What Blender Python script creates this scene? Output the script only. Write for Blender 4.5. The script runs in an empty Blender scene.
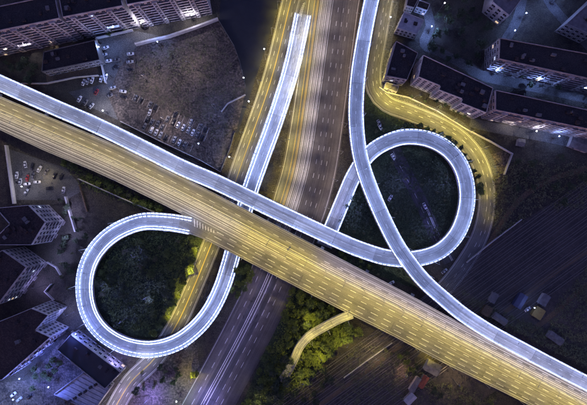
import bpy, bmesh, math, random
from mathutils import Vector, Matrix
import numpy as np
random.seed(7)
R = math.radians
SC = bpy.context.scene
COL = SC.collection

# ------------------------------------------------------------------ camera, world, sun, exposure
H = 253.0            # flying height of the camera, metres
F = 391.3            # focal length in photograph pixels
cam = bpy.data.cameras.new('camera'); cam.lens = 24.0; cam.sensor_width = 36.0
cam.clip_start = 1.0; cam.clip_end = 6000
camo = bpy.data.objects.new('camera', cam); COL.objects.link(camo)
camo.location = (0, 0, H); camo.rotation_euler = (0, 0, 0)
SC.camera = camo

world = bpy.data.worlds.new('World'); SC.world = world; world.use_nodes = True
nt = world.node_tree; nt.nodes.clear()
sky = nt.nodes.new('ShaderNodeTexSky'); sky.sky_type = 'NISHITA'; sky.sun_disc = False
sky.sun_elevation = R(4.0); sky.sun_rotation = R(200)
tint = nt.nodes.new('ShaderNodeMix'); tint.data_type = 'RGBA'; tint.blend_type = 'MULTIPLY'
tint.inputs[0].default_value = 1.0; tint.inputs[7].default_value = (0.68, 0.56, 1.40, 1)
bg = nt.nodes.new('ShaderNodeBackground'); bg.inputs[1].default_value = 0.135
wo = nt.nodes.new('ShaderNodeOutputWorld')
nt.links.new(sky.outputs[0], tint.inputs[6]); nt.links.new(tint.outputs[2], bg.inputs[0]); nt.links.new(bg.outputs[0], wo.inputs[0])

sl = bpy.data.lights.new('moon', 'SUN'); sl.energy = 0.02; sl.angle = R(8); sl.color = (0.75, 0.8, 1.0)
so = bpy.data.objects.new('moon', sl); COL.objects.link(so); so.rotation_euler = (R(35), 0, R(200))

SC.view_settings.view_transform = 'Standard'; SC.view_settings.look = 'None'
SC.view_settings.exposure = 0.7; SC.view_settings.gamma = 1.0; SC.view_settings.use_curve_mapping = False
SC.cycles.use_denoising = True
try:
    SC.cycles.denoiser = 'OPENIMAGEDENOISE'
except Exception:
    pass
SC.cycles.max_bounces = 2; SC.cycles.diffuse_bounces = 1; SC.cycles.glossy_bounces = 1; SC.cycles.transmission_bounces = 1
SC.cycles.sample_clamp_indirect = 3.0; SC.cycles.sample_clamp_direct = 40.0
SC.cycles.use_light_tree = True
SC.cycles.use_adaptive_sampling = True; SC.cycles.adaptive_threshold = .06; SC.cycles.adaptive_min_samples = 12
SC.cycles.caustics_reflective = False; SC.cycles.caustics_refractive = False

# ------------------------------------------------------------------ helpers
def W(px, py, z=0.0):
    s = (H - z) / F
    return Vector(((px - 293.5) * s, (202.5 - py) * s, z))

def tag(o, label=None, cat=None, group=None, kind=None):
    if label: o['label'] = label
    if cat: o['category'] = cat
    if group: o['group'] = group
    if kind: o['kind'] = kind
    return o

def link(name, me, mats, parent=None, loc=(0, 0, 0), rz=0.0):
    if mats is not None and not me.materials:
        for m in (mats if isinstance(mats, (list, tuple)) else [mats]): me.materials.append(m)
    o = bpy.data.objects.new(name, me); COL.objects.link(o)
    o.location = loc; o.rotation_euler = (0, 0, rz)
    if parent: o.parent = parent
    return o

def empty(name, loc=(0, 0, 0), rz=0.0, parent=None):
    o = bpy.data.objects.new(name, None); COL.objects.link(o); o.location = loc; o.rotation_euler = (0, 0, rz)
    o.empty_display_size = 1
    if parent: o.parent = parent
    return o

def override(o, m):
    o.material_slots[0].link = 'OBJECT'; o.material_slots[0].material = m

class MB:
    def __init__(s): s.v = []; s.f = []; s.m = []; s.uv = []
    def quad(s, a, b, c, d, mi=0, uv=None):
        n = len(s.v); s.v += [tuple(a), tuple(b), tuple(c), tuple(d)]; s.f.append((n, n+1, n+2, n+3)); s.m.append(mi)
        s.uv += uv if uv else [(0, 0), (1, 0), (1, 1), (0, 1)]
    def tri(s, a, b, c, mi=0):
        n = len(s.v); s.v += [tuple(a), tuple(b), tuple(c)]; s.f.append((n, n+1, n+2)); s.m.append(mi); s.uv += [(0, 0), (1, 0), (0, 1)]
    def box(s, c, size, mi=0, rz=0.0, taper=1.0):
        cx, cy, cz = c; x, y, z = size[0]/2, size[1]/2, size[2]/2; ca, sa = math.cos(rz), math.sin(rz)
        P = []
        for k, dz in ((1.0, -z), (taper, z)):
            for dx, dy in ((-x, -y), (x, -y), (x, y), (-x, y)):
                dx *= k; dy *= k
                P.append((cx + dx*ca - dy*sa, cy + dx*sa + dy*ca, cz + dz))
        for q in ((3, 2, 1, 0), (4, 5, 6, 7), (0, 1, 5, 4), (1, 2, 6, 5), (2, 3, 7, 6), (3, 0, 4, 7)):
            s.quad(*[P[i] for i in q], mi=mi)
    def tube(s, a, b, r0, r1, n=6, mi=0, cap=True):
        a = Vector(a); b = Vector(b); d = (b - a).normalized()
        up = Vector((0, 0, 1)) if abs(d.z) < .9 else Vector((1, 0, 0))
        u = d.cross(up).normalized(); w = d.cross(u)
        A = [a + (u*math.cos(t) + w*math.sin(t))*r0 for t in [2*math.pi*i/n for i in range(n)]]
        B = [b + (u*math.cos(t) + w*math.sin(t))*r1 for t in [2*math.pi*i/n for i in range(n)]]
        for i in range(n): s.quad(A[(i+1) % n], A[i], B[i], B[(i+1) % n], mi=mi)
        if cap:
            for i in range(1, n-1): s.tri(B[0], B[i+1], B[i], mi=mi)
    def mesh(s, name, smooth=False):
        me = bpy.data.meshes.new(name); me.from_pydata(s.v, [], s.f)
        l = me.uv_layers.new(name='UVMap')
        l.data.foreach_set('uv', [c for p in s.uv for c in p])
        if any(s.m): me.polygons.foreach_set('material_index', s.m)
        me.update()
        bm = bmesh.new(); bm.from_mesh(me); bmesh.ops.remove_doubles(bm, verts=bm.verts, dist=1e-5)
        bm.to_mesh(me); bm.free()
        if smooth: me.polygons.foreach_set('use_smooth', [True]*len(me.polygons))
        return me
    def build(s, name, mats, parent=None, loc=(0, 0, 0), rz=0.0, smooth=False):
        return link(name, s.mesh(name, smooth), mats, parent, loc, rz)

# ------------------------------------------------------------------ materials
def newmat(name):
    m = bpy.data.materials.new(name); m.use_nodes = True; t = m.node_tree
    b = t.nodes['Principled BSDF']; return m, t, b
def N(t, typ, **kw):
    n = t.nodes.new(typ)
    for k, v in kw.items(): setattr(n, k, v)
    return n
def ramp(t, src, stops):
    r = N(t, 'ShaderNodeValToRGB'); e = r.color_ramp.elements
    while len(e) < len(stops): e.new(.5)
    for i, (p, c) in enumerate(stops): e[i].position = p; e[i].color = (*c, 1)
    t.links.new(src, r.inputs[0]); return r
def noise(t, vec, scale, detail=4, rough=.6):
    n = N(t, 'ShaderNodeTexNoise'); n.inputs['Scale'].default_value = scale; n.inputs['Detail'].default_value = detail
    n.inputs['Roughness'].default_value = rough; t.links.new(vec, n.inputs['Vector']); return n
def mul(t, a, b, fac=1.0, mode='MULTIPLY'):
    x = N(t, 'ShaderNodeMix', data_type='RGBA', blend_type=mode); x.inputs[0].default_value = fac
    t.links.new(a, x.inputs[6]); t.links.new(b, x.inputs[7]); return x.outputs[2]
def wpos(t): return N(t, 'ShaderNodeNewGeometry').outputs['Position']

def plain(name, c, rough=.7, var=.25, scale=1.5, metal=0.0):
    m, t, b = newmat(name); p = wpos(t)
    n = noise(t, p, scale); lo = tuple(x*(1-var) for x in c); hi = tuple(min(1, x*(1+var)) for x in c)
    r = ramp(t, n.outputs[0], [(.3, lo), (.7, hi)]); t.links.new(r.outputs[0], b.inputs['Base Color'])
    b.inputs['Roughness'].default_value = rough; b.inputs['Metallic'].default_value = metal
    return m

def ground_mat(name, cols, s1=.03, s2=.35, s3=1.6, bump=.0):
    m, t, b = newmat(name); p = wpos(t)
    n1 = noise(t, p, s1, 6, .65); n2 = noise(t, p, s2, 6, .7); n3 = noise(t, p, s3, 5, .75)
    a = N(t, 'ShaderNodeMath', operation='ADD'); t.links.new(n1.outputs[0], a.inputs[0]); t.links.new(n2.outputs[0], a.inputs[1])
    d = N(t, 'ShaderNodeMath', operation='MULTIPLY'); t.links.new(a.outputs[0], d.inputs[0]); d.inputs[1].default_value = .5
    k = len(cols)
    r = ramp(t, d.outputs[0], [(.36 + .28*i/(k-1), c) for i, c in enumerate(cols)])
    g = ramp(t, n3.outputs[0], [(.36, (.35, .35, .35)), (.5, (.9, .9, .9)), (.66, (1.9, 1.85, 1.8))])
    t.links.new(mul(t, r.outputs[0], g.outputs[0]), b.inputs['Base Color']); b.inputs['Roughness'].default_value = .95
    if bump:
        bp = N(t, 'ShaderNodeBump'); bp.inputs['Strength'].default_value = 1; bp.inputs['Distance'].default_value = bump
        t.links.new(n3.outputs[0], bp.inputs['Height']); t.links.new(bp.outputs[0], b.inputs['Normal'])
    return m

def road_mat(name, c, streak=.35, across=.55, rough=.75, along=.006, patch=.2):
    """paving: wheel wear, and on some lanes painted light trails, run along u (metres), fine grain everywhere"""
    m, t, b = newmat(name)
    uv = N(t, 'ShaderNodeUVMap').outputs[0]
    mp = N(t, 'ShaderNodeMapping'); mp.inputs['Scale'].default_value = (along, across, 1); t.links.new(uv, mp.inputs[0])
    n1 = noise(t, mp.outputs[0], 1.6, 6, .75)
    lo = 1 - streak; hi = 1 + streak*1.5
    r1 = ramp(t, n1.outputs[0], [(.34, (lo, lo, lo)), (.5, (1, 1, 1)), (.66, (hi, hi, hi))])
    p = wpos(t); n2 = noise(t, p, .09, 5, .7); n3 = noise(t, p, 2.2, 4, .7)
    r2 = ramp(t, n2.outputs[0], [(.35, (1-patch,)*3), (.65, (1+patch,)*3)])
    r3 = ramp(t, n3.outputs[0], [(.3, (.75,)*3), (.7, (1.25,)*3)])
    base = N(t, 'ShaderNodeRGB'); base.outputs[0].default_value = (*c, 1)
    o = mul(t, mul(t, mul(t, base.outputs[0], r1.outputs[0]), r2.outputs[0]), r3.outputs[0])
    t.links.new(o, b.inputs['Base Color']); b.inputs['Roughness'].default_value = rough
    return m

def emit(name, c, s):
    m, t, b = newmat(name); b.inputs['Base Color'].default_value = (.8, .8, .8, 1)
    b.inputs['Emission Color'].default_value = (*c, 1); b.inputs['Emission Strength'].default_value = s
    return m

LEDC = (.36, .48, 1.0)
M = {}
M['ground'] = ground_mat('ground_soil', [(.022, .02, .018), (.045, .04, .034), (.075, .066, .05), (.035, .04, .026)], bump=.25)
M['lawn'] = ground_mat('lawn', [(.022, .036, .02), (.04, .06, .028), (.07, .085, .04)], .05, .4, 1.1, bump=.4)
M['lot'] = ground_mat('rough_lot', [(.035, .03, .03), (.075, .062, .056), (.13, .105, .09), (.055, .052, .042)], .05, .2, .8, bump=.15)
M['yard'] = plain('dark_yard', (.022, .024, .03), .6, .2, .2)
M['pave'] = ground_mat('paving', [(.07, .07, .075), (.10, .10, .10), (.13, .125, .12)], .05, .5, 2.0)
M['ballast'] = ground_mat('ballast', [(.045, .04, .04), (.085, .072, .066), (.13, .108, .095)], .05, .4, 2.5, bump=.2)
M['brown'] = ground_mat('bare_earth', [(.10, .07, .045), (.14, .10, .065), (.17, .125, .08)], .06, .5, 2.0)
M['deck'] = road_mat('ramp_asphalt', (.26, .26, .27), .5, .95, .7, .0035)  # deck streaks hold painted light trails as well as wear
M['deck_new'] = road_mat('ramp_asphalt_resurfaced', (.21, .21, .22), .5, .95, .7, .0035)
M['deck_old'] = road_mat('ramp_asphalt_worn', (.32, .32, .325), .5, .95, .7, .0035)
M['road'] = road_mat('asphalt', (.135, .13, .125), .38, .5)
M['road_trails'] = road_mat('trail_streaked_lanes', (.18, .168, .16), .72, 1.1, .6, .0022, .12)  # light trails put into the colour as long pale streaks
M['road_hwy'] = road_mat('expressway_asphalt', (.17, .16, .15), .42, .6, .7, .004)
M['road_brown'] = road_mat('old_asphalt', (.11, .098, .09), .35, .6, .8, .004)
M['road_dark'] = road_mat('dark_asphalt', (.055, .053, .055), .4, .5, .8, .004)
M['conc'] = plain('concrete', (.34, .33, .32), .85, .2, .6)
M['conc_dark'] = plain('grey_concrete', (.14, .14, .14), .85, .25, .5)
M['paint'] = plain('road_and_trail_paint', (.68, .67, .64), .6, .3, 1.2)
M['paint_y'] = plain('yellow_road_and_trail_paint', (.70, .50, .12), .6, .15, 2.0)
M['wallc'] = plain('apartment_render', (.30, .28, .275), .9, .3, .3)
M['wallp'] = plain('pale_render', (.36, .33, .325), .9, .28, .3)
M['wallw'] = plain('white_render', (.46, .44, .43), .9, .25, .3)
M['roofd'] = ground_mat('bitumen_roof', [(.018, .017, .02), (.028, .026, .029), (.042, .038, .038)], .06, .4, 1.5)
M['roofb'] = ground_mat('brown_tar_roof', [(.032, .024, .022), (.045, .032, .03), (.055, .042, .038)], .06, .4, 1.5)
M['roofp'] = plain('pale_metal_roof', (.40, .39, .40), .6, .25, .5)
M['roofg'] = plain('grey_flat_roof', (.15, .14, .145), .8, .35, .5)
M['steel'] = plain('galvanised_steel', (.32, .33, .34), .45, .1, 2.0, .6)
M['rail'] = plain('rail_steel', (.42, .38, .35), .5, .1, 2.0, .7)
M['sleeper'] = plain('sleepers', (.11, .1, .09), .9, .2, 2.0)
M['bark'] = plain('bark', (.06, .045, .035), .95, .3, 3)
M['led'] = emit('led_rail_light', LEDC, 15.0)
M['lens_y'] = emit('sodium_lens', (1.0, .66, .2), 26.0)
M['lens_w'] = emit('led_lens', (.8, .87, 1.0), 30.0)
M['lens_b'] = emit('blue_white_lens', (.35, .5, 1.0), 30.0)
m, t, b = newmat('window_glass'); b.inputs['Base Color'].default_value = (.02, .022, .03, 1); b.inputs['Roughness'].default_value = .15; M['glass'] = m
M['lit_warm'] = emit('lit_window_warm', (1.0, .68, .35), .55); M['lit_cool'] = emit('lit_window_cool', (.75, .85, 1.0), .45)
M['tyre'] = plain('tyre_rubber', (.02, .02, .02), .9, .1, 3)
M['taill'] = plain('tail_lamp', (.3, .02, .02), .3, .1, 3)
M['headl'] = plain('head_lamp', (.75, .75, .72), .2, .1, 3)
M['fence'] = plain('pale_fence', (.55, .53, .5), .8, .15, 1)
M['rust'] = plain('rusty_red', (.22, .06, .04), .8, .3, 1)
M['ylw'] = plain('yellow_tarp', (.28, .2, .06), .7, .2, 1)
M['blue'] = plain('blue_sheet', (.07, .08, .15), .6, .2, 1)
for nme, c in (('car_white', (.7, .7, .72)), ('car_silver', (.38, .39, .42)), ('car_black', (.02, .02, .025)), ('car_red', (.3, .04, .04)), ('car_grey', (.14, .14, .15))):
    M[nme] = plain(nme, c, .3, .05, 2)

def leaf_mat(name, c):
    m, t, b = newmat(name); n = noise(t, wpos(t), .9, 3)
    r = ramp(t, n.outputs[0], [(.3, tuple(x*.55 for x in c)), (.7, tuple(x*1.5 for x in c))])
    t.links.new(r.outputs[0], b.inputs['Base Color']); b.inputs['Roughness'].default_value = .7
    return m
M['leaf0'] = leaf_mat('leaves_olive', (.12, .155, .028))
M['leaf1'] = leaf_mat('leaves_green', (.085, .12, .035))
M['leaf2'] = leaf_mat('leaves_dark', (.05, .072, .035))
M['leaf3'] = leaf_mat('leaves_dusty', (.12, .125, .065))

# ------------------------------------------------------------------ path tools
def interp_pts(pts, step=2.0):
    """pts: (px,py,z) in photograph pixels -> Catmull-Rom samples in the world"""
    P = [W(*p) for p in pts]; P = [P[0]*2 - P[1]] + P + [P[-1]*2 - P[-2]]
    out = []
    for i in range(1, len(P)-2):
        p0, p1, p2, p3 = P[i-1:i+3]; n = max(1, int((p2-p1).length/step))
        for k in range(n):
            u = k/n
            out.append(.5*((2*p1) + (p2-p0)*u + (2*p0-5*p1+4*p2-p3)*u*u + (3*p1-p0-3*p2+p3)*u**3))
    out.append(P[-2])
    S = []; s = 0
    for i, p in enumerate(out):
        a = out[max(0, i-1)]; c = out[min(len(out)-1, i+1)]; d = (c-a); d.z = 0; d.normalize()
        if i: s += (p - out[i-1]).length
        S.append((p, Vector((-d.y, d.x, 0)), s, d))
    return S
def at_s(S, s):
    i = 0
    lo, hi = 0, len(S)-1
    while hi - lo > 1:
        mid = (lo+hi)//2
        if S[mid][2] <= s: lo = mid
        else: hi = mid
    a, b = S[lo], S[hi]; u = 0 if b[2] == a[2] else (s-a[2])/(b[2]-a[2])
    return a[0].lerp(b[0], u), a[1].lerp(b[1], u).normalized(), s, a[3].lerp(b[3], u).normalized()
def sub(S, s0, s1):
    s0 = max(s0, 0); s1 = min(s1, S[-1][2])
    return [at_s(S, s0)] + [q for q in S if s0 + .2 < q[2] < s1 - .2] + [at_s(S, s1)]
def s_at_px(S, px):
    """arc length where a left-to-right path passes photograph column px"""
    for q in S:
        if q[0].x >= (px - 293.5)*(H-q[0].z)/F: return q[2]
    return S[-1][2]
def val(o, q): return o(q) if callable(o) else o
def sweep(S, prof, name, mats, parent=None, closed=True, caps=True, smooth=False):
    mb = MB(); rows = []
    for q in S:
        rows.append([q[0] + q[1]*val(o, q) + Vector((0, 0, dz)) for o, dz in prof])
    n = len(prof); rng = range(n) if closed else range(n-1)
    for i in range(len(S)-1):
        for j in rng:
            k = (j+1) % n
            o0, o1 = val(prof[j][0], S[i]), val(prof[k][0], S[i]); o2, o3 = val(prof[j][0], S[i+1]), val(prof[k][0], S[i+1])
            u0, u1 = S[i][2], S[i+1][2]
            mb.quad(rows[i][j], rows[i][k], rows[i+1][k], rows[i+1][j], uv=[(u0, o0), (u0, o1), (u1, o3), (u1, o2)])
    if closed and caps and n == 4:
        mb.quad(rows[0][3], rows[0][2], rows[0][1], rows[0][0]); mb.quad(*rows[-1])
    return mb.build(name, mats, parent, smooth=smooth)
def ribbon(S, a, b, dz, name, mat, parent=None):      # a > b : left then right
    return sweep(S, [(b, dz), (a, dz)], name, mat, parent, closed=False) if False else sweep(S, [(a, dz), (b, dz)], name, mat, parent, closed=False)

_dash = {}
def dashes(S, off, dz, parent, length=4.0, gap=6.0, w=.28, name='lane_dash', mat='paint'):
    key = (length, w, mat)
    if key not in _dash:
        mb = MB(); mb.box((0, 0, 0), (length, w, .01)); _dash[key] = mb.mesh('lane_dash')
        _dash[key].materials.append(M[mat])
    s = S[0][2] + gap*.5
    while s + length < S[-1][2]:
        p, n, _, d = at_s(S, s + length/2)
        pos = p + n*val(off, (p, n, s, d)) + Vector((0, 0, dz))
        link(name, _dash[key], None, parent, pos, math.atan2(d.y, d.x)); s += length + gap
def solid(S, off, dz, parent, w=.25, name='lane_or_trail_line', mat='paint'):  # plain lane lines, and long lines painted as light trails
    f0 = (lambda q: val(off, q) + w/2); f1 = (lambda q: val(off, q) - w/2)
    return ribbon(S, f0, f1, dz, name, M[mat], parent)

def poly(name, pts, z, mat, parent=None, kind='structure', zpx=None):
    me = bpy.data.meshes.new(name); P = [W(x, y, z if zpx is None else zpx) for x, y in pts]
    bm = bmesh.new(); f = bm.faces.new([bm.verts.new(p) for p in P]); f.normal_update(); bmesh.ops.triangulate(bm, faces=[f])
    bmesh.ops.recalc_face_normals(bm, faces=bm.faces[:])
    if bm.faces[:][0].normal.z < 0: bmesh.ops.reverse_faces(bm, faces=bm.faces[:])
    bm.to_mesh(me); bm.free(); me.uv_layers.new(name='UVMap')
    o = link(name, me, mat, parent)
    if kind: o['kind'] = kind
    return o

# ------------------------------------------------------------------ ground and surface patches
mb = MB(); mb.quad((-1500, -1500, 0), (1500, -1500, 0), (1500, 1500, 0), (-1500, 1500, 0)); g = mb.build('ground', M['ground']); g['kind'] = 'structure'
poly('vacant_lot', [(137, 46), (170, 39), (219, 22), (236, 50), (246, 90), (232, 150), (222, 173), (190, 158), (118, 120), (108, 96), (118, 70)], .02, M['lot'])
poly('parking_yard', [(97, 40), (137, 31), (170, 38), (137, 46), (118, 70), (108, 96), (118, 120), (80, 102), (68, 92), (104, 84)], .04, M['pave'])
poly('dark_yard', [(219, 22), (222, -20), (286, -20), (268, 40), (232, 152), (246, 90), (236, 50)], .03, M['yard'])
poly('parking_ground', [(6, 148), (66, 168), (84, 190), (66, 200), (16, 200)], .02, M['pave'])
poly('lawn_loop', [(84, 250), (110, 226), (150, 218), (196, 226), (205, 248), (185, 300), (150, 345), (110, 335), (86, 300)], .02, M['lawn'])
poly('lawn_ring', [(368, 165), (400, 140), (440, 150), (462, 190), (445, 245), (420, 258), (400, 250), (382, 210)], .02, M['lawn'])
poly('lawn_triangle', [(362, 168), (372, 200), (392, 248), (340, 235), (335, 226)], .03, M['lawn'])
poly('lawn_verge', [(330, 232), (400, 262), (418, 290), (340, 262)], .045, M['lawn'])
poly('lawn_slope', [(236, 262), (252, 264), (256, 275), (240, 300), (234, 290)], .034, M['lawn'])
poly('lawn_bank', [(290, 285), (350, 318), (340, 345), (310, 380), (270, 420), (235, 420), (270, 340)], .03, M['lawn'])
poly('lawn_strip', [(366, 92), (385, 112), (420, 130), (400, 134), (372, 148), (364, 130)], .03, M['lawn'])
poly('courtyard', [(28, 380), (70, 330), (60, 355), (90, 375), (55, 396), (60, 420), (-20, 420), (-20, 385)], .02, M['lot'])
poly('rail_yard', [(640, 150), (640, 330), (560, 345), (455, 420), (300, 420), (345, 365), (420, 300), (492, 240), (540, 210)], .015, M['ballast'])
poly('earth_strip', [(46, 75), (97, 67), (99, 74), (47, 84)], .03, M['brown'])
poly('pavement_corner', [(478, 158), (505, 150), (512, 156), (503, 178), (488, 200)], .03, M['lot'])
poly('plaza', [(150, 352), (196, 340), (200, 372), (185, 420), (120, 420)], .025, M['lot'])

# ------------------------------------------------------------------ roads on the ground
def road(name, pts, wl, wr, z, mat, label=None):
    S = interp_pts([(x, y, 0) for x, y in pts], 4)
    o = ribbon(S, wl, wr, z, name, mat); o['kind'] = 'structure'
    return S, o
# west frontage road, sodium lit
SA, roadA = road('frontage_road', [(297, -20), (291, 0), (271, 80), (243, 160), (224, 215), (211, 245), (196, 282), (178, 322), (155, 358), (131, 382), (114, 410), (104, 430)], 5.6, -5.6, .06, M['road'])
for off in (5.0, -5.0): solid(SA, off, .07, roadA, .22)
solid(SA, .15, .07, roadA, .2, mat='paint_y'); solid(SA, -.2, .07, roadA, .2, mat='paint_y')
dashes(SA, 2.6, .07, roadA, 3, 6, .22); dashes(SA, -2.6, .07, roadA, 3, 6, .22)
poly('merge_paving', [(297, -20), (322, -20), (308, 20), (306, 30), (290, 60), (283, 60)], .045, M['road'])
# avenue running north-south
Bp = [(340, -25), (334, 0), (323, 80), (311, 160), (300, 203), (284, 250), (268, 290), (246, 335), (222, 380), (200, 420)]
SB = interp_pts([(x, y, 0) for x, y in Bp], 4)
bw = lambda q: float(np.interp(q[0].y, [-140, -60, 0, 80], [15.5, 15.5, 18.0, 17.0]))
roadB = ribbon(SB, lambda q: bw(q), lambda q: -bw(q), .05, 'avenue', M['road_brown']); roadB['kind'] = 'structure'
lb = s_at_y = None
def s_at_row(S, py):
    for q in S:
        if q[0].y <= (202.5-py)*(H-q[0].z)/F: return q[2]
    return S[-1][2]
nB = sub(SB, 0, s_at_row(SB, 255)); sB = sub(SB, s_at_row(SB, 225), SB[-1][2])
# west carriageway: SB runs north to south, so its left normal points east
ribbon(nB, -1.2, lambda q: -bw(q)+.9, .062, 'carriageway', M['road'], roadB)
ribbon(nB, -1.2, -8.2, .072, 'carriageway', M['road_trails'], roadB)  # pale strip, light trails painted into its streaks
ribbon(sB, 3.0, -7.0, .066, 'carriageway', M['road_dark'], roadB)
sweep(nB, [(-.2, .05), (-.2, .85), (-.7, .85), (-.7, .05)], 'median_barrier', M['conc'], roadB)
for off, w_ in ((-1.7, .26), (-2.6, .14), (-3.9, .3), (-5.0, .2), (-6.0, .14), (-7.2, .3), (-8.3, .2)): solid(nB, off, .085, roadB, w_)  # headlight trails painted as long white lines
for off in (-9.6, -10.3, -12.2): solid(nB, off, .085, roadB, .22, mat='paint_y')  # golden light trails, painted as lines
solid(nB, lambda q: -bw(q)+1.3, .085, roadB, .24)
for off in (3.6, 7.0, 10.4): dashes(nB, off, .085, roadB, 3, 6, .24)
solid(nB, lambda q: bw(q)-1.0, .085, roadB, .24)
for off in (-3.0, -1.2, -4.2): solid(sB, off, .085, roadB, .3)  # light trails painted as unbroken lines down the southern avenue
for off in (-9.5, 3.4, 7.0): dashes(sB, off, .085, roadB, 4, 5, .24)
solid(sB, lambda q: -bw(q)+.8, .085, roadB, .22)
# east service road, bending round the loop
SS, roadS = road('service_road', [(390, -20), (385, 0), (378, 40), (373, 70), (375, 90), (387, 104), (408, 112), (437, 124), (460, 138), (477, 158), (486, 185), (486, 212), (478, 240), (458, 272), (436, 297), (412, 318), (395, 332)], 5.2, -5.2, .065, M['road'])
for off in (4.6, -4.6): solid(SS, off, .075, roadS, .22)
dashes(SS, 0, .075, roadS, 3, 5, .24); dashes(SS, 2.3, .075, roadS, 2, 7, .2)
# kerbs
for S_, par, offs in ((SA, roadA, (5.75, -5.75)), (SS, roadS, (5.35, -5.35))):
    for o_ in offs: sweep(S_, [(o_-.15, 0), (o_-.15, .14), (o_+.15, .14), (o_+.15, 0)], 'kerb', M['conc'], par)
# lane across the lawn within the ring
SP, roadP = road('underpass_lane', [(388, 132), (398, 158), (418, 196), (436, 236), (450, 262)], 4.2, -4.2, .055, M['road_dark'])
sp2 = sub(SP, s_at_row(SP, 205), SP[-1][2])
solid(sp2, 1.4, .066, roadP, .35); solid(sp2, 2.2, .066, roadP, .25); dashes(SP, -1.2, .066, roadP, 4, 6, .22)  # the two solid lines paint a light trail behind the car
# paved verge on the NE side of the service road
SV = sub(SS, s_at_px(SS, 380), s_at_px(SS, 484))
footw = sweep(SV, [(5.6, .06), (5.6, .13), (9.2, .13), (9.2, .06)], 'footpath', M['pave']); footw['kind'] = 'structure'

for li_, (pts_, w_) in enumerate((([(524, -10), (519, 14), (508, 36), (490, 60), (482, 76)], 3.0), ([(470, 68), (486, 76), (533, 86), (580, 96), (640, 109)], 3.6), ([(470, 122), (490, 127), (530, 134), (575, 143), (640, 156)], 3.2), ([(426, 6), (430, 26), (424, 44), (440, 52), (470, 68)], 3.0), ([(545, -10), (552, 6), (583, 40), (600, 56)], 3.0))):
    S_ = interp_pts([(x, y, 0) for x, y in pts_], 3); o = ribbon(S_, w_, -w_, .021 + .004*li_, 'estate_lane', M['pave']); o['kind'] = 'structure'
# ------------------------------------------------------------------ elevated roads
pier_me = {}
def pier_at(parent, p, n, width, top, thick):
    """T-shaped concrete pier: column + crosshead, two parts"""
    h = top - thick
    if h < 2.5: return
    a = math.atan2(n.y, n.x)
    mb = MB(); mb.tube((p.x, p.y, 0), (p.x, p.y, h-1.2), .95, .85, 10); mb.build('pier', M['conc'], parent)
    mb = MB(); mb.box((p.x, p.y, h-.62), (width*.78, 1.8, 1.2), rz=a); mb.build('crosshead', M['conc'], parent)

def ramp_road(name, label, pts, w, lights=True, thick=1.3, piers=True, extra=False, span=27.0, s_open=0.0, matcycle=('deck', 'deck_old', 'deck', 'deck_new')):
    S = interp_pts(pts, 2.0); L = S[-1][2]; root = empty(name, (0, 0, 0)); tag(root, label, 'elevated ramp')
    k = 0; s = 0.0; h = w/2
    rnd = random.Random(len(pts))
    while s < L - 1:
        e = min(L, s + span)
        if L - e < 8: e = L
        sec = sub(S, s, e - (.14 if e < L else 0))
        sweep(sec, [(h-.45, 0), (-h+.45, 0), (-h+1.6, -thick), (h-1.6, -thick)], 'deck_section', M[matcycle[k % len(matcycle)]], root)
        if piers:
            q = at_s(S, min(L-1, s + 2)); pier_at(root, q[0], q[1], w, q[0].z, thick)
        s = e; k += 1
    for sg in (1, -1):
        o = sg*h
        SPp = sub(S, s_open, L)
        sweep(SPp, [(o - sg*.5, -.3), (o - sg*.5, .95), (o, .95), (o, -.6)], 'parapet', M['conc'], root)
        # handrail
        sweep(SPp, [(o - sg*.3, 1.2), (o - sg*.3, 1.3), (o - sg*.2, 1.3), (o - sg*.2, 1.2)], 'handrail', M['steel'], root)
        solid(S, sg*(h-1.1), .012, root, .22, 'edge_line')
        rows = [(o - sg*.52, 1.02)]
        if extra: rows.append((o - sg*2.3, .3))
        if lights:
            for (oo, zz) in rows:
                mb = MB(); s = .4 + s_open; end = L
                while s + 2.4 < end:
                    q = at_s(S, s+.95); c = q[0] + q[1]*oo + Vector((0, 0, zz)); a = math.atan2(q[3].y, q[3].x)
                    # housing seen from above and inside: three lit faces
                    d = q[3]*.95; n = q[1]*(-sg); u = Vector((0, 0, 1))
                    A = c - d; B = c + d
                    mb.quad(A, B, B + u*.2 + n*.2, A + u*.2 + n*.2)
                    s += 2.5
                me = mb.mesh('rail_lights'); me.materials.append(M['led'])
                tag(link('rail_lights', me, None, root), kind='stuff')
            if extra:
                sweep(SPp, [(o - sg*2.45, 0), (o - sg*2.45, .25), (o - sg*2.2, .25), (o - sg*2.2, 0)], 'kerb', M['conc'], root)
    dashes(S, 0.0, .012, root, 3, 5, .2)
    return S, root

z = 9.5
R1 = [(-60, 58, z), (-25, 72, z), (0, 83, z), (54, 107, z), (100, 127, z), (150, 151.5, z), (183, 168, z), (220, 184, z), (280, 213, z), (340, 241, z), (365, 251, z), (388, 257.5, z), (415, 258.5, 9.3), (440, 250.5, 8.8), (458, 231, 8.0), (466.5, 202, 7.0), (463.5, 174, 5.9), (451, 153, 4.9), (430, 140, 4.0), (405, 137, 3.2), (383, 144, 2.5), (366, 157, 1.9), (353, 177, 1.3), (343, 200, .9), (333, 224, .5), (324, 246, .35)]
S1, r1 = ramp_road('loop_ramp', 'blue-white lit ramp beside the expressway that curls into the eastern loop', R1, 10.4)
R2 = [(384, -40, 7.5), (378, -20, 8.3), (371.5, 0, 9.0), (363.5, 40, 10.8), (357.5, 80, 12.4), (356, 120, 13.8), (361, 160, 15.0), (375, 200, 16.0), (394, 240, 16.4), (410, 264, 16.2), (425, 282, 15.4), (444, 299, 14.3), (463, 314.5, 13.3), (490, 332, 12.2), (525, 351, 11.0), (560, 369.5, 10.2), (600, 390, 9.8), (640, 410, 9.6)]
S2, r2 = ramp_road('flyover_ramp', 'highest blue-white lit flyover crossing over the eastern loop', R2, 9.6)
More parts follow.
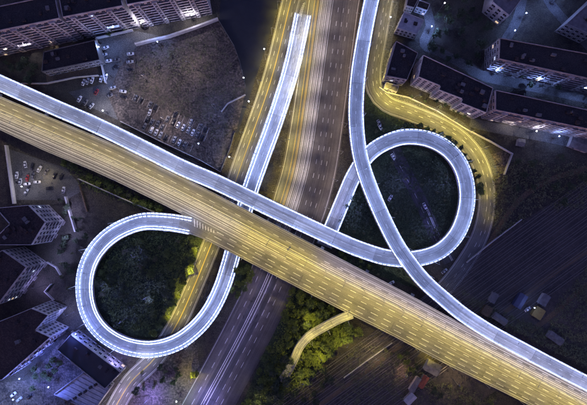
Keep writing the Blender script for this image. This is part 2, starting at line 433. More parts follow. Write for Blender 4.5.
R3 = [(214, 235, 8.96), (200, 228.5, 8.97), (186, 225, 8.97), (166, 222, 8.8), (141, 222, 8.3), (116, 232, 7.7), (98, 248, 7.1), (87.5, 268, 6.5), (85, 292, 5.9), (90.5, 315, 5.2), (104, 333, 4.5), (125, 345, 3.8), (150, 349, 3.1), (174, 343.5, 2.5), (193, 331, 1.9), (209, 313, 1.4), (221, 290, 1.0), (230, 263, .7), (240, 226, .6), (250, 191, .5), (260, 162, .5), (274, 124, .45), (287, 84, .4), (294, 58, .3), (301.5, 22, .16), (303, 14, .12)]
S3, r3 = ramp_road('western_loop_ramp', 'blue-white lit western loop ramp that dives under the expressway', R3, 11.2, extra=True, s_open=15.5, matcycle=('deck_new', 'deck', 'deck', 'deck_old', 'deck'))

# main expressway viaduct
hz = 9.0
HP = [(-60, 85), (-25, 100), (0, 111), (60, 137), (120, 163.5), (200, 203), (272, 241), (340, 277), (400, 307), (467, 342), (530, 374.5), (583, 402), (640, 432)]
SH = interp_pts([(x, y, hz) for x, y in HP], 2.5)
def upw(q): return float(np.interp(q[0].x*F/(H-hz)+293.5, [0, 120, 220, 340, 400, 467, 560], [8.6, 9.6, 9.6, 10.4, 9.6, 8.2, 7.4]))
def lowf(q): return float(np.interp(q[0].x*F/(H-hz)+293.5, [0, 54, 100, 190, 192, 220, 340, 460, 530], [10.6, 11.6, 11.0, 11.2, 20.8, 18.6, 17.8, 18.2, 17.2]))
hw = empty('expressway_viaduct'); tag(hw, 'wide sodium-lit expressway viaduct crossing the picture diagonally', 'viaduct')
L = SH[-1][2]; s = 0
while s < L - 1:
    e = min(L, s + 32)
    if L - e < 10: e = L
    sec = sub(SH, s, e - (.14 if e < L else 0))
    sweep(sec, [(lambda q: upw(q)-.3, 0), (lambda q: -lowf(q)+.3, 0), (lambda q: -lowf(q)+2, -1.6), (lambda q: upw(q)-2, -1.6)], 'deck_section', M['road_hwy'], hw)
    q = at_s(SH, min(L-1, s + 3))
    for cx in (upw(q)*.55, -lowf(q)*.55):
        p = q[0] + q[1]*cx; a = math.atan2(q[1].y, q[1].x)
        mb = MB(); mb.tube((p.x, p.y, 0), (p.x, p.y, hz-2.8), 1.0, .9, 10); mb.build('pier', M['conc'], hw)
    c = q[0] + q[1]*((upw(q)-lowf(q))/2 + .8)
    mb = MB(); mb.box((c.x, c.y, hz-2.2), (upw(q)+lowf(q)+1.2, 2.0, 1.18), rz=a); mb.build('crosshead', M['conc'], hw)
    s = e
sx = lambda px: s_at_px(SH, px)
# pale lanes with light trails painted into their streaks, on both carriageways
ribbon(SH, -1.2, -9.6, .012, 'carriageway', M['road_trails'], hw)
ribbon(SH, lambda q: upw(q)-1.0, lambda q: 1.2, .012, 'carriageway', M['road_trails'], hw)
sweep(SH, [(-.35, 0), (-.2, .9), (.2, .9), (.35, 0)], 'median_barrier', M['conc'], hw)
sweep(SH, [(lambda q: upw(q)-.4, -.3), (lambda q: upw(q)-.4, 1.0), (lambda q: upw(q), 1.0), (lambda q: upw(q), -.6)], 'parapet', M['conc'], hw)
for a_, b_ in ((0, sx(188)), (sx(206), L)):
    sweep(sub(SH, a_, b_), [(lambda q: -lowf(q)+.4, -.3), (lambda q: -lowf(q)+.4, 1.0), (lambda q: -lowf(q), 1.0), (lambda q: -lowf(q), -.6)], 'parapet', M['conc'], hw)
for sg in (1, -1): solid(SH, sg*1.0, .03, hw, .24, 'edge_line')
solid(SH, lambda q: upw(q)-1.1, .03, hw, .24, 'edge_line')
solid(sub(SH, 0, sx(188)), lambda q: -lowf(q)+1.2, .03, hw, .26, 'edge_line')
solid(sub(SH, sx(215), L), lambda q: -lowf(q)+1.3, .03, hw, .26, 'edge_line')
for off in (4.2,): dashes(SH, off, .03, hw, 4, 5, .26)
for off in (-4.4, -7.8): dashes(sub(SH, sx(222), L), off, .03, hw, 4, 5, .26)
for off in (-11.2, -14.4): dashes(sub(SH, sx(222), L), off, .03, hw, 5, 4, .34)
# unbroken lines along the pale lanes, painted in place of headlight trails
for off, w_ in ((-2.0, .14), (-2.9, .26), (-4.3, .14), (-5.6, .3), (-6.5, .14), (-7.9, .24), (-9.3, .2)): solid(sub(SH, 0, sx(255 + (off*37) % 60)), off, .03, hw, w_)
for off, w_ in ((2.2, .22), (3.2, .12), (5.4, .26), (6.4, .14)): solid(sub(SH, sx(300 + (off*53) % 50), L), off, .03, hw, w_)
# painted chevrons where the loop ramp joins
qs = sub(SH, sx(200), sx(222))
for i in range(8):
    q = at_s(SH, sx(201) + i*1.9); ln = 4.6 - .42*i
    c = q[0] + q[1]*(-12.6 + .1*i) + Vector((0, 0, .03)); mb = MB(); mb.box((0, 0, 0), (.45, ln, .01)); mb.build('chevron', M['paint'], hw, c, math.atan2(q[3].y, q[3].x) + .5)
# chevrons at the end of the frontage ramp
for i in range(9):
    p = W(299.5 + i*.55, 17 - i*1.7, 0); mb = MB(); mb.box((0, 0, .13), (3.4 - .2*i, .3, .012)); mb.build('chevron', M['paint'], roadA, p, R(28))
# side exit ramp, stepping down to the south
R4 = [(352, 314, 8.9), (338, 319.5, 8.6), (322, 328, 7.4), (309, 336, 5.8), (300, 346, 4.0), (295, 357, 2.6), (289, 369, 1.2), (281, 382, .3)]
S4, r4 = ramp_road('exit_ramp', 'short pale exit ramp bending down to the trees south of the expressway', R4, 5.4, lights=False, thick=.9, span=14, matcycle=('deck_old', 'deck'))

# ------------------------------------------------------------------ railway
def track(y0, i):
    root = empty('railway_track'); tag(root, ['northernmost', 'second', 'third', 'fourth', 'fifth', 'sixth', 'seventh', 'eighth', 'ninth', 'tenth', 'eleventh', 'southernmost'][i] + ' of the twelve dark tracks in the rail yard, counted from the eastern loop', 'railway track', 'tracks of the rail yard')
    S = interp_pts([(x, y0 - .72*(x-500), 0) for x in (690, 560, 430, 300, 240)], 30)
    for o in (.75, -.75): sweep(S, [(o-.06, .2), (o-.06, .36), (o+.06, .36), (o+.06, .2)], 'rail', M['rail'], root)
    mb = MB(); s = 1
    while s < S[-1][2]:
        q = at_s(S, s); mb.box((q[0].x, q[0].y, .1), (2.6, .28, .2), rz=math.atan2(q[1].y, q[1].x)); s += 1.3
    tag(mb.build('sleepers', M['sleeper'], root), kind='stuff')
for i, y0 in enumerate((243, 250, 257, 264, 271, 280, 287, 294, 304, 311, 320, 329)): track(y0, i)

for nm_, pts_ in (('access_track', [(690, 196), (600, 243), (540, 283), (505, 312)]), ('access_track', [(640, 262), (590, 283), (556, 312), (530, 332)]), ('access_track', [(400, 345), (370, 368), (330, 398), (300, 420)]), ('access_track', [(587, 168), (545, 182), (515, 205), (488, 246)])):
    S_ = interp_pts([(x, y, 0) for x, y in pts_], 4); o = ribbon(S_, 1.7, -1.7, .03, nm_, M['brown']); o['kind'] = 'structure'
# ------------------------------------------------------------------ street lamps
_ld = {}
def lamp_light(col, pw, spot=True, size=152):
    k = (col, pw, spot, size)
    if k not in _ld:
        d = bpy.data.lights.new('lamp_light', 'SPOT' if spot else 'POINT'); d.color = col; d.energy = pw; d.shadow_soft_size = .35
        if spot: d.spot_size = R(size); d.spot_blend = .7
        _ld[k] = d
    return _ld[k]
_lm = {}
def lamp_meshes(h, arm, lens):
    k = (h, arm, lens)
    if k not in _lm:
        a = MB(); a.tube((0, 0, 0), (0, 0, .5), .22, .2, 8); a.tube((0, 0, .4), (0, 0, h), .13, .08, 8)
        b = MB(); b.tube((0, 0, h-.3), (arm*.6, 0, h+.1), .07, .06, 6); b.tube((arm*.6, 0, h+.1), (arm, 0, h+.12), .06, .05, 6)
        c = MB(); c.box((arm+.35, 0, h+.1), (1.0, .42, .16), taper=.75)
        e = MB(); e.box((arm+.35, 0, h-.005), (.75, .34, .05)); 
        ms = []
        for q, nm, mt in ((a, 'pole', M['steel']), (b, 'arm', M['steel']), (c, 'lamp_head', M['steel']), (e, 'lens', M[lens])):
            me = q.mesh(nm); me.materials.append(mt); ms.append(me)
        _lm[k] = ms
    return _lm[k]
SOD = (1.0, .80, .13); WHT = (.86, .82, 1.0); BLU = (.24, .38, 1.0); PNK = (1.0, .85, .82)
def street_lamp(pos, ang, label, group, col=SOD, power=3500, h=10.0, arm=2.2, lens='lens_y', double=None, size=150, tilt=0):
    root = empty('street_lamp', pos, ang); tag(root, label, 'street lamp', group)
    sides = [(0, col, lens, power)] + ([(math.pi, *double)] if double else [])
    for i, (rz, c, ln, pw) in enumerate(sides):
        pole, armm, head, lensm = lamp_meshes(h, arm, ln)
        if i == 0: link('pole', pole, None, root)
        link('arm', armm, None, root, rz=rz); hd = link('lamp_head', head, None, root, rz=rz); link('lens', lensm, None, hd)
        lo = bpy.data.objects.new('lamp_light', lamp_light(c, pw, size=size)); COL.objects.link(lo); lo.parent = root
        lo.rotation_euler = (0, -R(tilt), rz); lo.location = ((arm+.35)*math.cos(rz), (arm+.35)*math.sin(rz), h-.12)
    return root
def ramp_lamps(S, w, s0, s1, label, group, step=11.0, power=1750):
    s = s0; k = 0
    while s < s1:
        q = at_s(S, s); sg = 1 if k % 2 else -1; n = q[1]*(-sg)
        street_lamp(q[0] + q[1]*(sg*(w/2-.25)) + Vector((0, 0, .9)), math.atan2(n.y, n.x), label, group, (.44, .55, 1.0), power, 9.0, 1.6, 'lens_b', size=112, tilt=10)
        s += step; k += 1
ramp_lamps(S1, 10.4, 3, S1[-1][2]-14, 'slim blue-white lamp on the parapet of the ramp that forms the eastern loop', 'lamps along the eastern loop ramp')
ramp_lamps(S2, 9.6, 3, S2[-1][2]-2, 'slim blue-white lamp on the parapet of the flyover', 'lamps along the flyover')
_w = [q[2] for q in S3 if q[0].y < -45 and q[2] > 120]
ramp_lamps(S3, 11.2, 18, 240, 'slim blue-white lamp on the parapet of the western loop', 'lamps along the western loop')
_n = [q[2] for q in S3 if q[0].y > 18 and q[2] > 150]
ramp_lamps(S3, 11.2, _n[0], S3[-1][2]-4, 'slim blue-white lamp on the ramp north of the expressway', 'lamps along the northern ramp', 10.0, 2900)
# expressway median: double lamps; pale heads added to stand in for headlight glow
s = 6
while s < L:
    q = at_s(SH, s); px = q[0].x*F/(H-hz)+293.5; a = math.atan2(q[1].y, q[1].x)
    up = (SOD, 'lens_y', 2300) if px < 315 else (PNK, 'lens_w', 2600)
    lo_ = ((1.0, .85, .48), 'lens_w', 2700 if px < 140 else 3500) if px < 235 else (SOD, 'lens_y', 4700 if px > 300 else 4300)
    street_lamp(q[0] + Vector((0, 0, .85)), a, 'double-headed lamp on the expressway median barrier, any pale head added', 'lamps along the expressway median', up[0], up[2], 11, 2.6, up[1], double=(lo_[0], lo_[1], lo_[2]), size=122, tilt=17)
    s += 13
def lamps_along(S, off, s0, s1, step, label, group, inward, **kw):
    s = s0
    while s < s1:
        q = at_s(S, s); n = q[1]*inward
        street_lamp(q[0] + q[1]*val(off, q) + Vector((0, 0, .05)), math.atan2(n.y, n.x), label, group, **kw); s += step
lamps_along(SA, -6.8, 4, s_at_row(SA, 168), 17, 'sodium lamp on the west kerb of the frontage road', 'sodium lamps on the frontage road', 1, power=5200, size=125)
lamps_along(SA, -6.8, s_at_row(SA, 250), s_at_row(SA, 330), 15, 'sodium lamp on the frontage road within the western loop', 'sodium lamps within the western loop', 1, power=5200, size=125)
lamps_along(SA, -6.8, s_at_row(SA, 362), SA[-1][2], 16, 'white lamp on the frontage road south of the loop', 'white lamps south of the loop', 1, power=2600, col=WHT, lens='lens_w', size=135)
lamps_along(SB, lambda q: -bw(q)-.8, 4, s_at_row(SB, 215), 18, 'sodium lamp between the frontage ramp and the avenue', 'sodium lamps on the avenue', 1, power=4200, size=130)
lamps_along(SB, lambda q: -.45, 10, s_at_row(SB, 225), 20, 'added white lamp on the avenue median barrier', 'added white lamps on the avenue median', -1, power=2600, col=PNK, lens='lens_w', size=120)  # added row, its pale light in place of passing headlights
lamps_along(SB, lambda q: bw(q)+.9, 12, s_at_row(SB, 215), 17, 'dim amber lamp on the east kerb of the avenue', 'amber lamps on the avenue', -1, power=2300, h=12, arm=3.0, col=(1, .76, .5), size=150)
lamps_along(SB, lambda q: -1.0, s_at_row(SB, 285), SB[-1][2], 20, 'violet-white lamp on the southern avenue', 'lamps on the southern avenue', -1, power=2600, h=12, col=(.5, .45, 1.0), lens='lens_b', size=150)
lamps_along(SS, 6.4, 4, s_at_row(SS, 86), 15, 'sodium lamp on the straight part of the service road', 'sodium lamps on the straight service road', -1, power=2300, size=125)
lamps_along(SS, 5.9, s_at_row(SS, 90), s_at_row(SS, 178), 12, 'sodium lamp on the bend of the service road around the eastern loop', 'sodium lamps on the service road bend', -1, power=5600, size=132)
lamps_along(S4, 3.9, 4, S4[-1][2]-8, 14, 'sodium lamp beside the exit ramp', 'sodium lamps beside the exit ramp', -1, power=1900, h=7.5, size=165)
lamps_along(SH, lambda q: -lowf(q)+.2, sx(222), L, 24, 'added sodium lamp on the southern parapet of the expressway', 'added sodium lamps on the southern parapet', 1, power=1500, h=9, size=165)  # row added to brighten the outer lanes

DOTS = {(33, 49), (118, 31), (145, 28), (194, 20), (161, 46), (104, 51), (112, 78), (108, 113), (204, 147), (245, 81), (265, 53), (250, 104), (231, 158), (388, 22), (428, 31), (437, 13), (491, 74), (532, 83), (577, 91), (585, 38), (520, 18), (509, 35), (551, 3), (490, 3), (552, 138), (530, 133), (528, 305), (29, 187), (8, 398), (24, 392), (84, 329), (181, 394), (30, 372), (58, 380)}
_gl = {}
def lantern(px, py, label, col, power, h, lens):
    k = (h, lens)
    if k not in _gl:
        a = MB(); a.tube((0, 0, 0), (0, 0, .5), .2, .18, 8); a.tube((0, 0, .4), (0, 0, h-.5), .1, .07, 8); a.tube((0, 0, h-.55), (0, 0, h-.4), .3, .34, 8)
        pm = a.mesh('pole'); pm.materials.append(M['steel'])
        bm = bmesh.new(); bmesh.ops.create_icosphere(bm, subdivisions=2, radius=.32, matrix=Matrix.Translation((0, 0, h))); gm = bpy.data.meshes.new('globe'); bm.to_mesh(gm); bm.free()
        gm.uv_layers.new(name='UVMap'); gm.materials.append(M[lens]); _gl[k] = (pm, gm)
    root = empty('post_top_lantern', W(px, py)); tag(root, label, 'street lamp')
    link('pole', _gl[k][0], None, root); link('globe', _gl[k][1], None, root)
    lo = bpy.data.objects.new('lamp_light', lamp_light(col, power, spot=False)); COL.objects.link(lo); lo.parent = root; lo.location = (.0, .0, h+.95)
def yard_or_fill_lamp(px, py, label, col=BLU, power=1500, h=7.0, lens='lens_b', ang=0.0, size=160):
    street_lamp(W(px, py), ang, label, None, col, power, h, 1.2, lens, size=size)
for a in [  # many of the arm-mounted lamps here are added fill light
    (33, 49, 'small lamp at the foot of the westernmost slab block', WHT, 900, 'lens_w'),
    (75, 40, 'added fill lamp on the path below the second slab block', PNK, 1500, 'lens_w'),  # added, as are the next two, to light the slab fronts
    (55, 47, 'added fill lamp by the dark hall below the slab blocks', (1, .8, .6), 1500, 'lens_w'),
    (15, 53, 'added fill lamp at the left end of the path below the slab blocks', (1, .8, .6), 1500, 'lens_w'),
    (98, 33, 'pinkish lamp between the yard wall and the second slab block', PNK, 1800, 'lens_w'),
    (118, 31, 'bright blue-white lamp at the gate of the parking yard', BLU, 2600, 'lens_b'),
    (145, 28, 'lamp by the forecourt of the third slab block', WHT, 2400, 'lens_w'),
    (170, 25, 'added fill lamp in the middle of the third slab block frontage', WHT, 2200, 'lens_w'),
    (194, 20, 'lamp at the right end of the third slab block', WHT, 2200, 'lens_w'),
    (161, 46, 'blue lamp on the wall at the top of the vacant lot', BLU, 1500, 'lens_b'),
    (104, 51, 'blue lamp over the cars along the yard wall', BLU, 900, 'lens_b'),
    (112, 78, 'blue lamp in the middle of the parking yard', BLU, 1500, 'lens_b'),
    (108, 113, 'glaring white lamp beside the ramp at the parking yard exit', WHT, 3200, 'lens_w'),
    (128, 104, 'added fill lamp over the lower corner of the parking yard', WHT, 1400, 'lens_w'),
    (168, 122, 'added fill lamp over the parked cars in the vacant lot', PNK, 2300, 'lens_w'),  # added with the next two as fill light over the lot
    (150, 82, 'added dim fill lamp in the upper part of the vacant lot', PNK, 1700, 'lens_w'),
    (195, 70, 'added dim fill lamp in the right part of the vacant lot', PNK, 1700, 'lens_w'),
    (204, 147, 'blue lamp in the lower corner of the vacant lot', BLU, 1600, 'lens_b'),
    (216, 110, 'added blue fill lamp by the diagonal wall of the vacant lot', BLU, 1200, 'lens_b'),
    (245, 81, 'white lamp at the fence corner of the dark yard', WHT, 500, 'lens_w'),
    (265, 53, 'white lamp on the edge of the frontage road, upper one', WHT, 600, 'lens_w'),
    (250, 104, 'white lamp on the edge of the frontage road, middle one', WHT, 600, 'lens_w'),
    (231, 158, 'white lamp on the edge of the frontage road, lowest one', WHT, 600, 'lens_w'),
    (388, 22, 'white lamp beside the straight service road', WHT, 700, 'lens_w'),
    (428, 31, 'bright blue lamp east of the pale flat roof', BLU, 2400, 'lens_b'),
    (437, 13, 'small lamp among the trees by the pale flat roof', WHT, 500, 'lens_w'),
    (491, 74, 'blue-white lamp at the corner of the middle slab', BLU, 1500, 'lens_b'),
    (532, 83, 'blue-white lamp between the two eastern slabs', BLU, 1500, 'lens_b'),
    (577, 91, 'blue-white lamp near the right edge between the slabs', BLU, 1300, 'lens_b'),
    (585, 38, 'blue-white lamp near the grey roof at the right edge', BLU, 1300, 'lens_b'),
    (520, 18, 'blue lamp in the lane by the top slab', BLU, 1400, 'lens_b'),
    (509, 35, 'small lamp in the lane above the middle slab', BLU, 600, 'lens_b'),
    (551, 3, 'blue lamp at the top edge between the slabs', BLU, 1200, 'lens_b'),
    (490, 3, 'blue lamp at the top edge left of the slab', BLU, 1000, 'lens_b'),
    (552, 138, 'blue-white lamp in front of the lower eastern slab', BLU, 900, 'lens_b'),
    (530, 133, 'small lamp in front of the lower eastern slab', WHT, 900, 'lens_w'),
    (505, 128, 'added fill lamp at the left end of the lower eastern slab', PNK, 1000, 'lens_w'),
    (437, 107, 'added fill lamp in front of the stepped slab block', (1, .85, .65), 1100, 'lens_w'),  # added with the next two to light the stepped front
    (414, 98, 'added fill lamp at the left end of the stepped slab block', (1, .85, .65), 1000, 'lens_w'),
    (462, 116, 'added fill lamp at the right end of the stepped slab block', (1, .85, .65), 1100, 'lens_w'),
    (528, 305, 'blue-white lamp beside the blue shed in the rail yard', BLU, 400, 'lens_b'),
    (29, 187, 'white lamp over the car park south of the expressway', WHT, 1500, 'lens_w'),
    (50, 180, 'added warm fill lamp at the hedge of the car park south of the expressway', (1, .8, .5), 1300, 'lens_w'),
    (72, 210, 'added violet-white fill lamp in front of the first zigzag block', (.5, .48, 1), 1700, 'lens_w'),  # added with the next four to light the zigzag fronts
    (74, 238, 'added fill lamp between the first zigzag block and the western loop', (.42, .44, 1), 1700, 'lens_b'),
    (62, 262, 'added fill lamp in front of the second zigzag block', (.42, .44, 1), 1500, 'lens_b'),
    (45, 285, 'added fill lamp at the foot of the second zigzag block', (.42, .38, 1), 1500, 'lens_b'),
    (74, 312, 'added fill lamp in front of the third zigzag block', (.42, .44, 1), 1500, 'lens_b'),
    (50, 350, 'blue lamp in the courtyard of the third zigzag block', (.14, .2, 1), 2300, 'lens_b'),
    (30, 372, 'blue lamp at the lower end of the courtyard', (.14, .22, 1), 2300, 'lens_b'),
    (8, 398, 'glaring blue-white lamp in the bottom corner', (.3, .45, 1), 1500, 'lens_b'),
    (24, 392, 'blue-white lamp beside the bottom corner', (.3, .45, 1), 1000, 'lens_b'),
    (58, 380, 'blue lamp above the pale metal roof', (.14, .2, 1), 2300, 'lens_b'),
    (84, 329, 'blue lamp between the dark hall and the western loop', (.14, .2, 1), 2300, 'lens_b'),
    (122, 358, 'added violet fill lamp on the corner of the dark hall', (.36, .32, 1), 1600, 'lens_b'),
    (120, 398, 'added pinkish fill lamp at the bottom of the frontage road', (.7, .5, 1), 900, 'lens_w'),
    (150, 396, 'violet-blue lamp on the plaza at the bottom edge', (.30, .26, 1), 4500, 'lens_b'),
    (181, 394, 'greenish white lamp on the plaza', (.75, 1, .8), 900, 'lens_w'),
    (205, 400, 'added violet-blue fill lamp between the plaza and the southern avenue', (.30, .26, 1), 2600, 'lens_b'),
    (194, 376, 'yellow lamp under the single bright tree', SOD, 900, 'lens_y'),
    (430, 352, 'added sodium fill lamp over the sheds south of the expressway', SOD, 1500, 'lens_y'),
    (405, 372, 'added reddish fill lamp beside the sheds south of the expressway', (1, .55, .4), 1000, 'lens_y'),
    (346, 338, 'added sodium fill lamp under the exit ramp bank', SOD, 4200, 'lens_y'),  # added with the next three only to brighten the trees
    (318, 352, 'added sodium fill lamp among the trees inside the exit ramp bend', SOD, 4200, 'lens_y'),
    (300, 375, 'added sodium fill lamp among the trees at the lower end of the exit ramp', SOD, 3000, 'lens_y'),
    (306, 318, 'added sodium fill lamp among the trees above the exit ramp', SOD, 3000, 'lens_y'),
    (372, 352, 'amber mast lamp by the tracks south of the expressway', (1, .75, .4), 3000, 'lens_y'),
    (452, 378, 'amber mast lamp under the southern edge of the expressway', (1, .75, .4), 2600, 'lens_y'),
    (488, 196, 'added dim sodium lamp where the service road fades into the dark', SOD, 1500, 'lens_y'),  # added with the next one so the road light fades gradually
    (490, 214, 'added last faint sodium lamp of the service road', SOD, 600, 'lens_y'),
    (262, 396, 'added amber fill lamp among the trees at the bottom edge', (1, .85, .45), 1500, 'lens_y'),
    (415, 262, 'added fill lamp under the flyover', BLU, 700, 'lens_b'),  # added fill light below the deck
    (395, 180, 'added blue fill lamp on the lawn of the eastern loop, near the flyover', (.24, .24, 1), 1000, 'lens_b'),  # lawn lamps are added, standing in for spill from the rail lights
    (425, 225, 'added blue fill lamp beside the lane on the lawn of the eastern loop', (.24, .24, 1), 700, 'lens_b'),
    (112, 285, 'added blue fill lamp on the lawn of the western loop, nearest the left side', (.22, .22, 1), 700, 'lens_b'),
    (140, 255, 'added blue fill lamp on the lawn of the western loop, uppermost one', (.22, .22, 1), 700, 'lens_b'),
    (150, 295, 'added blue fill lamp on the lawn of the western loop, rightmost one', (.24, .24, 1), 900, 'lens_b'),
    (127, 318, 'added blue fill lamp on the lawn of the western loop, lowest one', (.22, .22, 1), 700, 'lens_b'),
    (440, 185, 'added blue fill lamp on the lawn of the eastern loop, far side', (.24, .24, 1), 800, 'lens_b'),
    (357, 212, 'added blue fill lamp on the lawn triangle between flyover and ramps', (.24, .24, 1), 800, 'lens_b'),
]:
    x_, y_, c_, pw_, hh = a[0], a[1], a[3], a[4], 7.0
    if 125 < x_ < 232 and 60 < y_ < 150: hh, pw_ = 15.0, pw_*2.2
    elif x_ < 125 and y_ > 200: hh, pw_ = 10.0, pw_*(3.4 if y_ > 340 else 2.4)
    elif y_ > 340 and x_ < 215: hh, pw_ = 10.0, pw_*3.0
    elif y_ < 60 and x_ < 210: pw_ = pw_*1.15
    elif 'among the trees' in a[2] or 'exit ramp bank' in a[2] or 'amber mast' in a[2]: hh = 13.0
    elif 'lawn' in a[2]: hh, pw_ = 12.0, pw_*3.2
    if x_ > 420 and y_ < 140 and c_ == BLU: pw_ *= 2.0
    if (x_, y_) in DOTS: lantern(x_, y_, a[2], c_, pw_*1.35, hh, a[5])
    else: yard_or_fill_lamp(x_, y_, a[2], c_, pw_, hh, a[5], ang=(x_*7 % 6))  # lamps outside the dot set are mostly added fill light

# ------------------------------------------------------------------ buildings
_win = {}
def window_mesh(w, h):
    k = (round(w, 1), round(h, 1))
    if k not in _win:
        mb = MB(); f = .14; d = .12
        mb.box((0, .02, 0), (w, .06, h), mi=1)
        for zz in (h/2 + f/2, -h/2 - f/2): mb.box((0, d/2, zz), (w + 2*f, d, f))
        for xx in (w/2 + f/2, -w/2 - f/2): mb.box((xx, d/2, 0), (f, d, h))
        mb.box((0, .05, 0), (.08, .08, h)); mb.box((0, .18, -h/2 - .18), (w + .5, .36, .1))
        me = mb.mesh('window'); me.materials.append(M['wallw']); me.materials.append(M['glass']); _win[k] = me
    return _win[k]
_bal = {}
def balcony_mesh(w):
    k = round(w, 1)
    if k not in _bal:
        mb = MB(); mb.box((0, .6, 0), (w, 1.2, .16)); mb.box((0, 1.16, .5), (w, .1, .9)); mb.box((-w/2+.05, .55, .5), (.1, 1.1, .9)); mb.box((w/2-.05, .55, .5), (.1, 1.1, .9))
        me = mb.mesh('balcony'); me.materials.append(M['wallp']); _bal[k] = me
    return _bal[k]

def building(name, label, roof_px, h, facades, wall='wallc', roof='roofd', cat='building', clutter=6, seed=0, parapet=True):
    """roof_px: roof outline seen in the photograph at height h; facades: {edge: (floors, bays, style)}"""
    rnd = random.Random(seed)
    P = [W(x, y, h) for x, y in roof_px]; P = [Vector((p.x, p.y, 0)) for p in P]
    area = sum(P[i].x*P[(i+1) % len(P)].y - P[(i+1) % len(P)].x*P[i].y for i in range(len(P)))
    n = len(P); fac = dict(facades)
    if area < 0:
        P = P[::-1]; fac = {(n-2-i) % n: v for i, v in facades.items()}
    c = sum(P, Vector())/n; root = empty(name, c); tag(root, label, cat); P = [p - c for p in P]
    mb = MB()
    for i in range(n):
        a, b = P[i], P[(i+1) % n]; u = Vector((0, 0, h))
        mb.quad(a, b, b+u, a+u)
    mb.build('wall', M[wall], root)
    def flat(z, scale, nm, mt):
        me = bpy.data.meshes.new(nm); bm = bmesh.new(); f = bm.faces.new([bm.verts.new((p.x*scale, p.y*scale, z)) for p in P]); f.normal_update()
        bmesh.ops.triangulate(bm, faces=[f]); bm.to_mesh(me); bm.free(); me.uv_layers.new(name='UVMap'); return link(nm, me, mt, root)
    rf = flat(h-.02, 1.0, 'roof', M[roof])
    for i in range(n):
        a, b = P[i], P[(i+1) % n]; d = (b-a); ln = d.length; d.normalize(); ang = math.atan2(d.y, d.x)
        nrm = Vector((d.y, -d.x, 0))
        if parapet:
            mid = (a+b)/2 - nrm*.16
            m2 = MB(); m2.box((0, 0, .3), (ln - .5, .3, .7)); m2.build('roof_parapet', M[wall], rf, mid + Vector((0, 0, h)), ang)
        if i in fac:
            fl, bays, style = fac[i]; fh = (h - .6)/fl; bwid = ln/bays
            rz = ang + math.pi
            for bx in range(bays):
                cx = a + d*(bwid*(bx+.5))
                rec = style in ('bays', 'balcony') and bx % 3 == 1
                if rec and style == 'bays':      # projecting stair bay
                    m2 = MB(); m2.box((0, .7, h/2 - .2), (bwid*.85, 1.4, h - .4)); m2.build('stair_bay', M['wallp'], root, cx, rz)
                for k in range(fl):
                    zc = .3 + fh*(k+.55)
                    off = nrm*(1.402 if rec and style == 'bays' else .002)
                    ww = min(2.2, bwid*.5) if not (rec and style == 'bays') else min(1.5, bwid*.4)
                    wo_ = link('window', window_mesh(ww, fh*.5), None, root, cx + off + Vector((0, 0, zc)), rz)
                    if rnd.random() < .04:
                        wo_.material_slots[1].link = 'OBJECT'; wo_.material_slots[1].material = M[rnd.choice(['lit_warm', 'lit_warm', 'lit_cool'])]
                    if style in ('bays', 'balcony') and bx % 3 == (2 if style == 'bays' else 1) or (style == 'bays' and bx % 3 == 0 and k % 1 == 0):
                        link('balcony', balcony_mesh(bwid*.9), None, root, cx + nrm*.02 + Vector((0, 0, .3 + fh*k + .08)), rz)
            for k in range(1, fl):
                m2 = MB(); m2.box((0, .03, 0), (ln-.1, .07, .18)); m2.build('floor_band', M['wallw'], root, (a+b)/2 + Vector((0, 0, .3 + fh*k)), rz)
    # roof clutter
    clutter = int(clutter*1.7)
    if clutter:
        xs = [p.x for p in P]; ys = [p.y for p in P]; done = 0; tries = 0
        while done < clutter and tries < 200:
            tries += 1
            x, y = rnd.uniform(min(xs), max(xs)), rnd.uniform(min(ys), max(ys))
            ins = False; dm = 1e9
            for i in range(n):
                a, b = P[i], P[(i+1) % n]
                if (a.y > y) != (b.y > y) and x < (b.x-a.x)*(y-a.y)/(b.y-a.y) + a.x: ins = not ins
                e = b-a; tt = max(0, min(1, ((Vector((x, y, 0))-a).dot(e))/e.length_squared)); dm = min(dm, (a+e*tt-Vector((x, y, 0))).length)
            if not ins or dm < 2.0: continue
            sz = (rnd.uniform(1, 2.6), rnd.uniform(1, 2.2), rnd.uniform(.6, 1.8)); e = P[1]-P[0]
            m2 = MB(); m2.box((0, 0, sz[2]/2), sz); m2.box((0, 0, sz[2]+.06), (sz[0]+.3, sz[1]+.3, .12))
            m2.build(rnd.choice(['roof_hatch', 'vent_box', 'water_tank']), M[rnd.choice(['conc_dark', 'roofd', 'roofd', 'roofb'])], rf, (x, y, h), math.atan2(e.y, e.x)); done += 1
    return root

def slab(name, label, a, b, h, depth, floors, bays, style='bays', gable=None, seed=0, **kw):
    """a, b: ends of the near roof edge in the photograph; depth in pixels up and away"""
    dx, dy = b[0]-a[0], b[1]-a[1]; l = math.hypot(dx, dy); nx, ny = dy/l, -dx/l
    pts = [a, b, (b[0]+nx*depth, b[1]+ny*depth), (a[0]+nx*depth, a[1]+ny*depth)]
    f = {0: (floors, bays, style)}
    if gable: f[gable[0]] = gable[1:]
    return building(name, label, pts, h, f, seed=seed, **kw)

